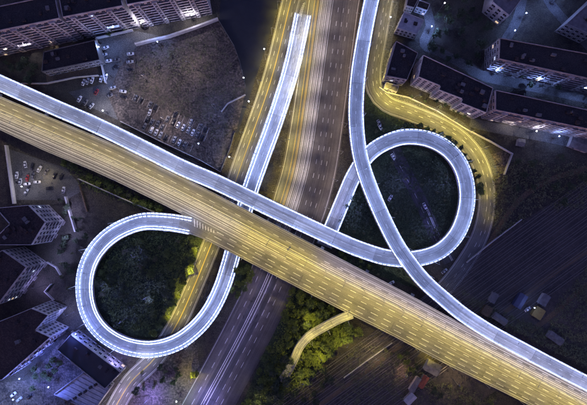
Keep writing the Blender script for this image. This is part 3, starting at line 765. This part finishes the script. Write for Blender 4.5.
slab('apartment_block', 'westernmost long pale slab block along the top edge', (-35, 38), (60, 18.5), 26, 24, 9, 15, wall='wallp', seed=1)
slab('apartment_block', 'second pale slab block from the top corner, above the parking yard', (63, 17.5), (123, 6.0), 26, 24, 9, 10, wall='wallp', seed=2)
slab('apartment_block', 'third pale slab block, above the vacant lot wall', (127, 5), (203, -9), 26, 24, 9, 13, wall='wallw', seed=3)
building('apartment_block', 'stepped slab block with white bays beside the service road bend', [(418, 77), (440, 86), (438.5, 90), (462, 99), (460.5, 103), (486, 113), (493, 88), (423, 55)], 17, {0: (6, 4, 'plain'), 2: (6, 4, 'plain'), 4: (6, 4, 'plain'), 7: (6, 2, 'plain')}, wall='wallw', seed=4, clutter=8)
building('apartment_block', 'lower eastern slab block with its pale gable end towards the stepped block', [(495, 110), (640, 140), (644, 122), (495, 90)], 18, {0: (6, 20, 'bays'), 3: (6, 3, 'plain')}, wall='wallp', seed=5, clutter=9)
building('apartment_block', 'middle eastern slab block with blue lamps along its front', [(498.5, 59), (640, 90), (644, 64), (499.5, 38)], 18, {0: (6, 20, 'bays'), 3: (6, 3, 'plain')}, wall='wallc', seed=6, clutter=9)
building('apartment_block', 'small pale block cut off by the top edge', [(497, -22), (524, -4), (509, 16), (492, 2)], 13, {2: (4, 3, 'plain')}, wall='wallw', roof='roofg', seed=7, clutter=2)
building('flat_roofed_hall', 'grey flat-roofed hall at the right edge of the top corner', [(566, 24), (592, 36), (640, 6), (600, -8)], 11, {0: (3, 5, 'plain')}, wall='wallc', roof='roofg', seed=8, clutter=2)
building('dark_hall', 'dark-roofed hall beside the straight service road', [(396, 41), (418, 53), (407, 80), (386, 76)], 12, {3: (3, 7, 'plain'), 2: (3, 4, 'plain')}, wall='wallc', roof='roofd', seed=9, clutter=4)
building('flat_roofed_house', 'low house with a pale flat roof near the top of the service road', [(404, 12), (424, 20), (417, 34), (397, 28)], 8, {3: (2, 4, 'plain'), 2: (2, 5, 'plain')}, wall='wallw', roof='roofp', seed=10, clutter=2)
building('low_house', 'narrow brown-roofed house above the pale flat roof', [(409, -8), (420, -4), (414, 8), (406, 6)], 7, {2: (2, 3, 'plain')}, wall='wallp', roof='roofb', seed=11, clutter=1)
building('low_house', 'small white house at the top edge beside the trees', [(419, 0), (430, 4), (427, 11), (416, 7)], 6, {2: (2, 3, 'plain')}, wall='wallw', roof='roofd', seed=12, clutter=1)
building('low_house', 'little white house between the dark hall and the footpath', [(386, 82), (399, 86), (397, 92), (384, 88)], 5, {2: (1, 3, 'plain')}, wall='wallw', roof='roofg', seed=13, clutter=1)
building('apartment_block', 'first zigzag block with pale facades, nearest the expressway', [(29, 205), (46, 222), (32, 245), (-12, 245), (10, 224), (-4, 208)], 19, {0: (6, 4, 'plain'), 1: (6, 5, 'balcony')}, wall='wallw', roof='roofb', seed=14, clutter=7)
building('apartment_block', 'second zigzag block at the left edge', [(3, 250), (27, 267), (-2, 305), (-40, 305), (-20, 262)], 19, {0: (6, 5, 'plain'), 1: (6, 8, 'balcony')}, wall='wallp', roof='roofb', seed=15, clutter=7)
building('apartment_block', 'third zigzag block beside the western loop, nearest the courtyard', [(32, 308), (49, 315), (36, 330), (51, 337), (2, 380), (-35, 380), (-35, 335), (8, 318)], 19, {0: (6, 4, 'plain'), 1: (6, 4, 'plain'), 2: (6, 3, 'plain'), 3: (6, 12, 'balcony')}, wall='wallw', roof='roofb', seed=16, clutter=9)
building('dark_hall', 'large hall with a dark blue flat roof south-west of the western loop', [(71, 334), (121, 372), (105, 389), (57, 350)], 9, {1: (2, 4, 'plain'), 0: (2, 10, 'plain')}, wall='wallc', roof='yard', seed=17, clutter=3)
hall = building('metal_hall', 'hall with a pale metal roof and a row of dark vents at the bottom edge', [(83, 373), (110, 388), (93, 412), (54, 394)], 7, {0: (2, 6, 'plain')}, wall='wallc', roof='roofp', seed=18, clutter=0)
hc = hall.location
for i in range(6):
    p = W(70 + i*5.2, 401 - i*3.4 + (i % 2)*.5, 7) - hc; mb = MB(); mb.box((0, 0, .3), (1.9, 1.4, .6)); mb.box((0, 0, .66), (2.1, 1.6, .1)); mb.build('vent_box', M['roofd'], hall, (p.x, p.y, 7), R(33))
for i in range(1, 7):
    a = W(54 + (83-54)*i/7, 394 + (373-394)*i/7, 7) - hc; b = W(93 + (110-93)*i/7, 412 + (388-412)*i/7, 7) - hc; d = b - a
    mb = MB(); mb.box((0, 0, .04), (d.length-1, .14, .1)); mb.build('roof_seam', M['roofg'], hall, ((a.x+b.x)/2, (a.y+b.y)/2, 7), math.atan2(d.y, d.x))
building('dark_hall', 'unlit hall with a dark roof left of the parking yard', [(44, 52), (95, 40), (100, 60), (42, 72)], 8, {2: (2, 8, 'plain')}, wall='conc_dark', roof='roofd', seed=19, clutter=4)

# small sheds and containers
def shed(name, label, px, py, lx, ly, h, rz, wall, roof, cat='shed', pitch=.8):
    root = empty(name, W(px, py), rz); tag(root, label, cat)
    mb = MB(); mb.box((0, 0, h/2), (lx, ly, h)); mb.build('wall', M[wall], root)
    mb = MB(); o = .3
    for sgn in (1, -1):
        mb.quad((-lx/2-o, sgn*(ly/2+o), h+.02), (lx/2+o, sgn*(ly/2+o), h+.02), (lx/2+o, 0, h+pitch), (-lx/2-o, 0, h+pitch))
    for e in (-lx/2-.05, lx/2+.05): mb.tri((e, -ly/2, h), (e, ly/2, h), (e, 0, h+pitch))
    rf = mb.build('roof', M[roof], root)
    for k in range(int(lx//1.5)):
        m2 = MB(); m2.box((-lx/2 + .8 + k*1.5, ly/4, h + pitch/2 + .1), (.1, ly/2, .1)); m2.build('roof_rib', M[roof], rf)
    mb = MB(); mb.box((lx*.2, -ly/2-.03, 1.0), (1.0, .08, 2.0)); mb.build('door', M['conc_dark'], root)
    mb = MB(); mb.box((-lx*.2, -ly/2-.03, 1.5), (1.2, .08, .9)); mb.build('window', M['glass'], root)
a = R(36)
shed('shed', 'grey-roofed shed right beside the expressway, first in its row', 431, 366, 9, 7, 3.2, R(-28), 'wallw', 'roofg')
shed('shed', 'brick-red roofed shed behind the expressway, second in its row', 422, 380, 8, 3.6, 2.8, R(58), 'wallp', 'rust')
shed('shed', 'pale grey shed beside the red roof, third in its row', 414, 383, 10, 3.2, 2.8, R(58), 'wallw', 'roofg')
shed('shed', 'small pale-roofed shed at the end of the row by the tracks', 409, 397, 7, 4.5, 2.8, R(45), 'wallp', 'roofp')
shed('shed', 'tiny grey-roofed shed alone in the rail yard', 492, 297, 6, 3.5, 2.6, R(60), 'wallp', 'roofg')
shed('shed', 'blue-roofed shed in the rail yard', 518, 300, 9, 5, 3, R(58), 'blue', 'blue')
shed('container', 'white container in the rail yard', 542, 299, 7, 4.5, 2.8, R(58), 'wallw', 'roofg', 'container', .1)
shed('container', 'container under a yellow tarpaulin in the rail yard', 536, 312, 6.5, 6, 2.8, R(58), 'ylw', 'ylw', 'container', .2)
shed('shed', 'brown shed close to the flyover', 485, 310, 6, 5, 2.6, R(58), 'brown', 'brown')
shed('shed', 'long grey shed close to the flyover', 498, 318, 9, 4, 2.6, R(-35), 'wallp', 'roofg')
shed('shed', 'low shed by the bend of the flyover', 553, 337, 10, 4.5, 2.6, R(-35), 'wallc', 'roofg')
shed('kiosk', 'small kiosk in the dark grounds east of the service road', 519, 143, 4, 4, 2.6, R(-10), 'wallp', 'roofg')
shed('shed', 'grey-roofed shed at the right edge below the lower slab', 577, 144, 12, 8, 3, R(-20), 'wallp', 'roofg')

# ------------------------------------------------------------------ walls and fences
def wall_run(label, pts, h, th, mat, cat='wall', name=None):
    root = empty(name or ('fence' if cat == 'fence' else 'boundary_wall'), W(*pts[0])); tag(root, label, cat); c = root.location
    for i in range(len(pts)-1):
        a, b = W(*pts[i]) - c, W(*pts[i+1]) - c; d = b-a; ang = math.atan2(d.y, d.x); n = max(1, round(d.length/6))
        for k in range(n):
            p = a + d*((k+.5)/n); mb = MB(); mb.box((0, 0, h/2), (d.length/n - .5, th, h)); mb.box((0, 0, h+.06), (d.length/n-.5, th+.16, .12)); mb.build('panel', M[mat], root, p, ang)
            p = a + d*(k/n); mb = MB(); mb.box((0, 0, h/2+.12), (.46, max(.46, th+.2), h+.24)); mb.build('post', M[mat], root, p, ang)
wall_run('pale wall on the left side of the parking yard', [(97.5, 40), (102, 62), (107, 84)], 2.6, .3, 'fence')
wall_run('pale wall along the top of the parking yard', [(98, 39), (116, 35), (134, 31)], 2.6, .3, 'fence')
wall_run('thick white wall along the top of the vacant lot', [(137, 45.5), (150, 42), (170, 37.5), (195, 29), (219, 20)], 3, .9, 'wallw')
wall_run('dark fence between the vacant lot and the dark yard', [(219.5, 22), (234, 46), (240, 62), (246, 88)], 2, .12, 'conc_dark', 'fence')
wall_run('low diagonal wall in the lower right of the vacant lot', [(222, 112), (228, 104), (246, 95)], 1.6, .4, 'wallw')
wall_run('fence along the foot of the vacant lot beside the ramp', [(122, 122), (160, 141), (200, 160), (221, 172)], 2, .2, 'fence', 'fence')
wall_run('fence dropping to the ramp at the right end of the vacant lot', [(221, 171), (230, 150), (235, 132)], 2, .15, 'conc_dark', 'fence')
wall_run('long cream wall left of the southern car park', [(8, 146), (12, 176), (16, 204)], 2.4, .9, 'fence')
wall_run('cream wall right of the southern car park', [(67, 197), (72, 215), (77, 232)], 2.4, .7, 'fence')
wall_run('low brown wall right of the car park hedge', [(80, 185), (84, 198), (88, 212)], 1.4, .5, 'brown')
wall_run('white wall below the expressway beside the hedge', [(80, 179), (120, 197), (162, 215)], 2, .35, 'fence')
wall_run('pale wall between the service road bend and the slab blocks', [(379, 88), (386, 93), (408, 98), (437, 112), (466, 130)], 1.8, .35, 'fence')
wall_run('pale wall running out to a corner east of the service road', [(466, 130), (490, 142), (511, 154), (503, 175)], 2, .4, 'fence')
wall_run('pale fence along the edge of the rail yard', [(466, 262), (492, 241), (521, 219)], 1.6, .25, 'fence', 'fence')
wall_run('low fence across the rail bank south of the expressway', [(344, 377), (368, 359), (392, 342)], 1.4, .2, 'fence', 'fence')
wall_run('pale wall between the dark hall and the western loop', [(73, 331), (98, 350), (124, 370)], 1.8, .25, 'fence')
wall_run('angular pale wall between the zigzag blocks', [(48, 262), (57, 267), (62, 275)], 1.8, .4, 'wallw')
wall_run('angular wall in front of the third zigzag block', [(52, 284), (46, 291), (55, 300)], 1.8, .3, 'fence')
wall_run('railing along the bottom of the frontage road', [(112, 376), (100, 396), (92, 412)], 1.6, .3, 'fence', 'fence')
wall_run('pale boundary wall below the dark hall in the top corner', [(24, 84), (48, 84), (76, 78), (100, 76)], 2, .3, 'fence')

# ------------------------------------------------------------------ cars
def car_parts():
    def loft(secs):
        mb = MB()
        for i in range(len(secs)-1):
            a, b = secs[i], secs[i+1]
            for j in range(len(a)-1): mb.quad(a[j], a[j+1], b[j+1], b[j])
        for s_, fl in ((secs[0], 1), (secs[-1], 0)):
            for j in range(1, len(s_)-1):
                t_ = (s_[0], s_[j], s_[j+1]); mb.tri(*(t_ if not fl else t_[::-1]))
        return mb
    sec = []
    for x, w, zl, zt in ((-2.2, .72, .45, .80), (-2.05, .84, .3, .92), (-1.3, .9, .25, .96), (0, .92, .25, .94), (1.1, .9, .25, .90), (1.9, .84, .28, .76), (2.2, .68, .4, .62)):
        sec.append([(x, -w, zl), (x, -w*1.0, zt*.75), (x, -w*.86, zt), (x, w*.86, zt), (x, w, zt*.75), (x, w, zl)])
    body = loft(sec)
    cab = []
    for x, w, zt in ((-1.75, .72, .95), (-1.1, .64, 1.40), (.15, .64, 1.42), (.95, .74, .93)):
        cab.append([(x, -max(w, .76), .88), (x, -w, zt), (x, w, zt), (x, max(w, .76), .88)])
    cabin = loft(cab)
    rf = MB(); rf.box((-.45, 0, 1.43), (1.35, 1.24, .05), taper=.92)
    wh = MB(); wh.tube((0, -.11, 0), (0, .11, 0), .33, .33, 10); wh.tube((0, .11, 0), (0, -.11, 0), .33, .33, 10)
    hl = MB(); hl.box((0, 0, 0), (.16, .36, .16)); tl = MB(); tl.box((0, 0, 0), (.1, .36, .18))
    out = []
    for q, nm, mt in ((body, 'body', 'car_white'), (cabin, 'cabin_glass', 'glass'), (rf, 'roof_panel', 'car_white'), (wh, 'wheel', 'tyre'), (hl, 'headlight', 'headl'), (tl, 'tail_light', 'taill')):
        me = q.mesh(nm, smooth=nm in ('body',)); me.materials.append(M[mt]); out.append(me)
    return out
CP = car_parts()
def car(px, py, deg, colr, label, group=None):
    root = empty('parked_car', W(px, py, 0) + Vector((0, 0, .07)), R(deg)); tag(root, label, 'car', group)
    b_ = link('body', CP[0], None, root); override(b_, M['car_'+colr]); link('cabin_glass', CP[1], None, root); r_ = link('roof_panel', CP[2], None, root); override(r_, M['car_'+colr])
    for x in (-1.35, 1.35):
        for y in (-.8, .8): link('wheel', CP[3], None, root, (x, y, .33))
    for y in (-.5, .5): link('headlight', CP[4], None, root, (2.05, y, .62)); link('tail_light', CP[5], None, root, (-2.15, y, .72))
    return root
for a in [
    (106, 48, 20, 'white', 'white car nearest the top of the yard wall'), (104.5, 55, 15, 'silver', 'silver car second from the top of the yard wall'), (109, 61, 10, 'white', 'white car third from the top of the yard wall'),
    (131, 54, 5, 'white', 'white car, upper of the pair at the right of the parking yard'), (130.5, 62, 5, 'silver', 'silver car, lower of the pair at the right of the parking yard'),
    (84, 82.5, 70, 'white', 'white car at the left end of the row below the earth strip'), (88, 81.5, 70, 'silver', 'silver car in the middle of the row below the earth strip'), (92.5, 80.5, 70, 'white', 'white car at the right end of the row below the earth strip'),
    (101.5, 79, 75, 'white', 'white car left of the pair at the foot of the yard wall'), (106, 78, 75, 'white', 'white car right of the pair at the foot of the yard wall'),
    (80, 99, 60, 'white', 'white car parked beside the ramp, left one'), (86, 102.5, 60, 'grey', 'grey car parked beside the ramp, middle one'), (92, 106, 50, 'silver', 'silver car parked beside the ramp, right one'),
    (123.5, 91.5, -10, 'white', 'white car alone at the left edge of the vacant lot'), (124, 97, -10, 'black', 'black car at the left edge of the vacant lot'),
    (150, 112.5, 70, 'white', 'white car alone in the middle of the vacant lot'),
    (152, 130, 65, 'white', 'white car, first of three by the foot of the vacant lot'), (156.5, 132.5, 65, 'white', 'white car, second of three by the foot of the vacant lot'), (161, 135, 65, 'silver', 'silver car, third of three by the foot of the vacant lot'),
    (178.5, 125, 65, 'white', 'white car, first of the row of four in the vacant lot'), (183.5, 127.5, 65, 'white', 'white car, second of the row of four in the vacant lot'), (188.5, 130, 65, 'silver', 'silver car, third of the row of four in the vacant lot'), (193, 132.5, 65, 'white', 'white car, last of the row of four in the vacant lot'),
    (202, 138, 65, 'black', 'black car to the right of the row of four in the vacant lot'),
    (174.5, 139.5, 65, 'silver', 'silver car, left of the pair below the row of four'), (179.5, 142.5, 65, 'white', 'white car, right of the pair below the row of four'),
    (26, 164.5, 100, 'white', 'white car at the top of the southern car park'), (40, 169, 60, 'white', 'white car under the lamp side of the southern car park'), (17.5, 175, 85, 'white', 'white car at the left of the southern car park'),
    (21, 181.5, 80, 'silver', 'silver car at the left of the southern car park'), (28, 178, 80, 'red', 'red car in the middle of the southern car park'), (28, 184, 10, 'white', 'white car in the middle of the southern car park'), (38, 182, 0, 'white', 'white car at the right of the southern car park'),
    (27, 192, 60, 'silver', 'silver car at the bottom of the southern car park'), (55, 175.5, 65, 'black', 'black car by the hedge, left one'), (62, 176.5, 65, 'black', 'black car by the hedge, right one'), (64, 190, 80, 'white', 'white car alone near the cream wall'),
    (424.5, 206, -65, 'white', 'white car on the lane within the eastern loop'), (390, 198, 60, 'white', 'white car at the edge of the lawn of the eastern loop'), (393, 157, -60, 'white', 'white car on the lane by the top of the eastern loop'),
    (380, 127, -60, 'white', 'white car on the triangle of lawn by the flyover'), (379, 123, -60, 'silver', 'silver car on the triangle of lawn by the flyover'),
    (391, 283, 30, 'white', 'white car on the verge between the expressway and the flyover'),
    (14, 394, 40, 'white', 'white car by the glaring lamp in the bottom corner'), (20, 399, 40, 'silver', 'silver car by the glaring lamp in the bottom corner'), (30, 396, 40, 'black', 'black car by the lamps in the bottom corner'),
    (166, 138, 65, 'black', 'black car right of the three by the foot of the vacant lot'), (184.5, 145, 65, 'grey', 'grey car at the right end of the lowest row in the vacant lot'), (145, 126.5, 65, 'grey', 'grey car left of the three by the foot of the vacant lot'),
    (168, 119.5, 65, 'grey', 'grey car left of the row of four in the vacant lot'), (173.5, 122.5, 65, 'black', 'black car just left of the row of four in the vacant lot'), (197.5, 135, 65, 'grey', 'grey car just right of the row of four in the vacant lot'),
    (117, 60, 5, 'grey', 'grey car in the middle of the parking yard'), (116, 68, 5, 'black', 'black car in the middle of the parking yard'), (131, 70, 5, 'black', 'black car below the pair at the right of the parking yard'),
    (97, 92, 60, 'red', 'red car at the foot of the parking yard'), (113, 88, 15, 'silver', 'silver car at the lower right of the parking yard'), (110, 96, 20, 'grey', 'grey car near the exit of the parking yard'),
    (47, 172, 62, 'grey', 'grey car between the lamp side and the hedge of the southern car park'), (34, 176, 80, 'grey', 'grey car beside the red one in the southern car park'), (50, 188, 10, 'black', 'black car at the lower right of the southern car park'), (33, 166.5, 80, 'black', 'black car at the top of the southern car park'),
    (527, 309, 35, 'white', 'white car beside the blue shed in the rail yard'),
    (444, 271, 40, 'silver', 'silver car under the bend of the eastern loop'),
]: car(*a)

crnd = random.Random(5)
ORD = ['first', 'second', 'third', 'fourth', 'fifth', 'sixth', 'seventh', 'eighth', 'ninth']
for rname, x0, y0, n_ in (('short upper row', 136, 98, 5), ('row behind the three', 148, 119.5, 4), ('long upper row', 176, 115, 7)):
    for k in range(n_):
        if crnd.random() < .15: continue
        cl = crnd.choice(['black', 'grey', 'grey', 'black', 'silver'])
        car(x0 + k*4.9 + crnd.uniform(-.5, .5), y0 + k*2.45 + crnd.uniform(-.5, .5), 65 + crnd.uniform(-6, 6), cl, '%s car, place %s from the left, %s of the vacant lot' % (cl, ORD[k], rname))
# painted parking bays of the vacant lot
bay = MB(); bay.box((0, 0, .03), (4.6, .14, .012)); bayme = bay.mesh('bay_line'); bayme.materials.append(M['paint'])
lot_o = bpy.data.objects['vacant_lot']
for x0, y0, n_ in ((133.5, 97, 6), (145.5, 118.5, 5), (173.5, 114, 8), (149.5, 129, 5), (166, 118.5, 9), (172, 138.5, 5)):
    for k in range(n_): link('bay_line', bayme, None, lot_o, W(x0 + k*4.9, y0 + k*2.45), R(65))
# ------------------------------------------------------------------ trees
def tree_meshes(seed, rad, ht, nleaf, leafm, ls):
    rnd = random.Random(seed); tr = MB(); th = ht*.45
    tr.tube((0, 0, 0), (0, 0, th), .22, .14, 7); lobes = []
    for k in range(7):
        a = k*2.4 + rnd.uniform(-.4, .4); r = rad*rnd.uniform(.25, .72); e = Vector((r*math.cos(a), r*math.sin(a), ht*rnd.uniform(.55, .85)))
        tr.tube((0, 0, th*rnd.uniform(.6, 1)), e, .09, .03, 5); lobes.append((e, rad*rnd.uniform(.32, .52)))
    lobes.append((Vector((0, 0, ht*.85)), rad*.5))
    cr = MB()
    for i in range(nleaf):
        c, r = rnd.choice(lobes)
        d = Vector((rnd.gauss(0, 1), rnd.gauss(0, 1), rnd.gauss(0, .8))).normalized()*r*(rnd.random()**.45)
        p = c + d; s_ = ls*rnd.uniform(.6, 1.4)
        u = Vector((rnd.gauss(0, 1), rnd.gauss(0, 1), rnd.gauss(0, .5))).normalized(); w = u.cross(Vector((rnd.gauss(0, 1), rnd.gauss(0, 1), rnd.gauss(0, 1)))).normalized()
        cr.quad(p - u*s_, p - w*s_*.5, p + u*s_, p + w*s_*.5)
    a = tr.mesh('trunk'); a.materials.append(M['bark'])
    me = bpy.data.meshes.new('crown'); me.from_pydata(cr.v, [], cr.f); me.uv_layers.new(name='UVMap'); me.materials.append(M[leafm]); me.update()
    return a, me
TREES = [tree_meshes(1, 3.0, 6.5, 620, 'leaf0', .34), tree_meshes(2, 3.4, 7.5, 700, 'leaf1', .36), tree_meshes(3, 2.6, 5.5, 520, 'leaf2', .32), tree_meshes(4, 3.6, 8.0, 720, 'leaf2', .38), tree_meshes(5, 2.2, 4.5, 420, 'leaf3', .3), tree_meshes(6, 3.1, 6.0, 620, 'leaf0', .33)]
trnd = random.Random(42)
def tree(px, py, kind, scale, label, group, name='tree'):
    t_, c_ = TREES[kind]; root = empty(name, W(px, py), trnd.uniform(0, 6.28)); tag(root, label, 'tree', group)
    s_ = scale*trnd.uniform(.85, 1.15)
    for nm, me in (('trunk', t_), ('crown', c_)):
        o = link(nm, me, None, root); o.scale = (s_, s_*trnd.uniform(.9, 1.1), s_)
def inside(x, y, P):
    r = False
    for i in range(len(P)):
        a, b = P[i], P[(i+1) % len(P)]
        if (a[1] > y) != (b[1] > y) and x < (b[0]-a[0])*(y-a[1])/(b[1]-a[1])+a[0]: r = not r
    return r
def scatter(P, n, dmin, rnd):
    xs = [p[0] for p in P]; ys = [p[1] for p in P]; out = []; t_ = 0
    while len(out) < n and t_ < n*60:
        t_ += 1; x, y = rnd.uniform(min(xs), max(xs)), rnd.uniform(min(ys), max(ys))
        if inside(x, y, P) and all((x-a)**2 + (y-b)**2 > dmin*dmin for a, b in out): out.append((x, y))
    return out
def grove(P, n, dmin, kinds, scale, label, group, seed):
    rnd = random.Random(seed)
    for x, y in scatter(P, n, dmin, rnd): tree(x, y, rnd.choice(kinds), scale, label, group)
def row(pts, step, kinds, scale, label, group, seed, jit=1.0):
    rnd = random.Random(seed); S = interp_pts([(x, y, 0) for x, y in pts], 2); s = 0
    while s < S[-1][2]:
        q = at_s(S, s); px = q[0].x*F/H+293.5+rnd.uniform(-jit, jit); py = 202.5-q[0].y*F/H+rnd.uniform(-jit, jit)
        tree(px, py, rnd.choice(kinds), scale, label, group); s += step*rnd.uniform(.8, 1.25)
row([(398, 124), (415, 127.5), (437, 135), (455, 146), (467, 160), (476, 180), (480, 200)], 4.6, [0, 1, 2], .8, 'bushy tree in the row between the eastern loop and the service road', 'trees between the eastern loop and the service road', 1)
row([(66, 162), (80, 170), (100, 181), (125, 193), (150, 205), (166, 212)], 5.0, [0, 1, 4, 5], .85, 'small tree of the hedge below the western expressway', 'hedge trees below the western expressway', 2, 2)
row([(197, 250), (192, 262), (187, 274), (180, 288), (173, 302), (166, 314), (160, 326), (150, 336)], 4.6, [0, 5, 1], .95, 'sodium-lit tree along the frontage road within the western loop', 'lit trees within the western loop', 3, 2.2)
grove([(112, 240), (160, 232), (190, 240), (180, 272), (160, 310), (140, 330), (120, 325), (105, 300), (100, 265)], 30, 7.5, [2, 3, 1, 4], .95, 'dark tree on the shaded lawn of the western loop', 'dark trees of the western loop', 4)
grove([(237, 262), (250, 266), (254, 272), (243, 296), (233, 290)], 10, 5, [0, 1, 5], .85, 'tree on the slope between the western loop and the southern avenue', 'trees on the slope beside the western loop', 5)
grove([(292, 288), (342, 312), (302, 331), (290, 345), (282, 330), (286, 305)], 26, 5.6, [0, 1, 5, 0], 1.05, 'tree on the bank between the southern avenue and the exit ramp', 'trees between the avenue and the exit ramp', 6)
grove([(348, 322), (360, 330), (330, 352), (310, 372), (298, 372), (305, 352), (320, 338)], 26, 5.2, [0, 5, 1], 1.05, 'bright leafy tree on the inner side of the exit ramp', 'bright trees inside the exit ramp bend', 7)
grove([(268, 345), (290, 350), (290, 372), (276, 405), (240, 410), (250, 385)], 28, 5.6, [1, 3, 0, 5], 1.0, 'tree at the foot of the exit ramp by the southern avenue', 'trees at the foot of the exit ramp', 8)
grove([(300, 378), (330, 360), (340, 375), (318, 408), (280, 410)], 10, 8, [2, 3], .9, 'dark tree between the exit ramp and the railway', 'dark trees by the railway', 9)
tree(197, 370.5, 0, 1.0, 'single bright yellow-green tree on the plaza by the southern avenue', None)
grove([(385, 345), (412, 352), (420, 368), (405, 378), (385, 366)], 10, 6, [2, 0, 4], .8, 'tree in front of the sheds south of the expressway', 'trees before the sheds', 10)
grove([(432, 378), (480, 390), (500, 405), (450, 408), (425, 400)], 8, 8, [2, 4, 3], .8, 'scrubby tree under the southern edge of the expressway', 'scrub trees south of the expressway', 11)
grove([(338, 250), (372, 264), (382, 276), (345, 262)], 9, 6, [0, 5, 4], .6, 'low tree on the green verge between ramp and expressway', 'trees on the verge between ramp and expressway', 12)
grove([(432, 2), (486, 2), (484, 60), (470, 76), (425, 50), (432, 28)], 20, 9, [2, 3], 1.0, 'dark tree in the unlit grounds among the north-eastern blocks', 'dark trees among the north-eastern blocks', 13)
grove([(515, 150), (575, 160), (587, 200), (540, 205), (505, 200), (508, 178)], 10, 12, [2, 3], .95, 'dark tree in the grounds east of the eastern loop', 'dark trees east of the eastern loop', 14)
grove([(500, 68), (580, 86), (580, 96), (500, 84)], 6, 9, [2, 3], .8, 'dark tree between the two eastern slab blocks', 'dark trees between the eastern slabs', 15)
grove([(20, 60), (42, 56), (40, 82), (28, 84), (2, 74), (0, 60)], 8, 7, [2, 3], .85, 'dark tree beside the hall in the top corner', 'dark trees in the top corner', 16)
grove([(100, 32), (128, 29), (130, 29), (106, 37)], 5, 5, [1, 2], .6, 'small tree on the path above the yard wall', 'small trees above the yard wall', 17)
grove([(66, 230), (80, 240), (76, 258), (72, 300), (66, 292), (60, 270)], 10, 6, [2, 3, 4], .75, 'tree between the zigzag blocks and the western loop', 'trees beside the zigzag blocks', 18)
grove([(36, 366), (58, 352), (66, 362), (48, 384), (26, 390)], 11, 5.5, [2, 4, 1], .75, 'blue-lit tree in the courtyard', 'courtyard trees', 19)
grove([(140, 372), (166, 356), (185, 362), (175, 385), (150, 400), (132, 404)], 10, 6, [2, 4, 3], .8, 'blue-lit tree on the plaza south of the western loop', 'plaza trees', 20)
grove([(50, 196), (80, 205), (90, 235), (80, 240), (70, 215)], 7, 6, [2, 3], .75, 'dark tree below the southern car park', 'dark trees below the southern car park', 21)
grove([(366, 118), (374, 112), (390, 124), (378, 142), (368, 140)], 6, 6, [2, 4], .75, 'tree on the triangle beside the flyover', 'trees on the flyover triangle', 22)
grove([(345, 200), (362, 180), (372, 205), (385, 238), (350, 232), (338, 226)], 10, 8, [4, 2], .6, 'small round tree on the triangle between flyover and ramps', 'small trees between flyover and ramps', 23)
grove([(380, 165), (400, 150), (440, 160), (456, 190), (445, 232), (420, 245), (400, 232)], 16, 11, [4, 2], .55, 'small round shrub-like tree on the lawn of the eastern loop', 'small trees of the eastern loop', 24)
grove([(408, 92), (440, 103), (470, 117), (466, 125), (437, 109), (408, 97)], 9, 5, [2, 4], .55, 'little tree before the stepped slab block', 'little trees before the stepped slab', 25)

# ------------------------------------------------------------------ ground cover
def cover(name, label, P, n, seed, leafm, size=.45, hgt=.7):
    rnd = random.Random(seed); mb = MB()
    xs = [p[0] for p in P]; ys = [p[1] for p in P]; k = 0
    while k < n:
        x, y = rnd.uniform(min(xs), max(xs)), rnd.uniform(min(ys), max(ys))
        if not inside(x, y, P): continue
        k += 1; c = W(x, y); rr = rnd.uniform(.4, 1.3)
        for j in range(9):
            p = c + Vector((rnd.gauss(0, rr), rnd.gauss(0, rr), rnd.uniform(.1, hgt)))
            u = Vector((rnd.gauss(0, 1), rnd.gauss(0, 1), rnd.gauss(0, .4))).normalized()*size*rnd.uniform(.6, 1.3); w = Vector((-u.y, u.x, rnd.gauss(0, .2)))*.6
            mb.quad(p-u, p-w, p+u, p+w)
    me = bpy.data.meshes.new(name); me.from_pydata(mb.v, [], mb.f); me.uv_layers.new(name='UVMap'); me.materials.append(M[leafm]); me.update()
    tag(link(name, me, None), label, 'undergrowth', kind='stuff')
cover('undergrowth', 'low dark undergrowth covering the western loop', [(104, 240), (150, 230), (190, 238), (180, 275), (150, 330), (120, 328), (100, 295)], 900, 1, 'leaf1', .5, 1.6)
cover('undergrowth', 'low undergrowth on the lawn of the eastern loop', [(376, 165), (400, 148), (440, 158), (457, 190), (442, 240), (420, 248), (400, 238)], 420, 2, 'leaf2', .5, 1.2)
cover('undergrowth', 'weeds growing across the vacant lot', [(140, 50), (215, 28), (232, 60), (240, 92), (224, 150), (205, 128), (150, 98), (128, 92)], 700, 3, 'leaf3', .3, .35)
cover('undergrowth', 'scrub on the bank south of the expressway', [(290, 290), (345, 318), (330, 350), (300, 390), (250, 405), (275, 345)], 700, 4, 'leaf0', .5, 1.5)
cover('undergrowth', 'scrub along the southern rail bank', [(360, 340), (420, 360), (440, 380), (500, 400), (480, 405), (345, 405), (330, 380)], 520, 5, 'leaf3')
cover('undergrowth', 'scrub between the flyover and the rail yard', [(460, 290), (500, 310), (587, 350), (587, 366), (530, 340), (480, 318)], 380, 6, 'leaf3')
cover('undergrowth', 'scrub in the dark grounds east of the eastern loop', [(492, 180), (515, 160), (587, 165), (587, 210), (540, 208), (495, 240)], 420, 7, 'leaf3', .5, 1.2)
cover('undergrowth', 'scrub at the right edge beyond the tracks', [(587, 268), (560, 300), (545, 330), (587, 345)], 260, 8, 'leaf3', .45, 1.0)
cover('undergrowth', 'shrubs on the triangle between flyover and ramps', [(345, 200), (362, 180), (372, 205), (385, 238), (350, 232), (338, 226)], 200, 9, 'leaf2', .5, 1.2)
cover('undergrowth', 'shrubs along the verge below the western expressway', [(60, 160), (100, 178), (165, 208), (160, 214), (90, 188)], 260, 10, 'leaf0', .45, 1.4)
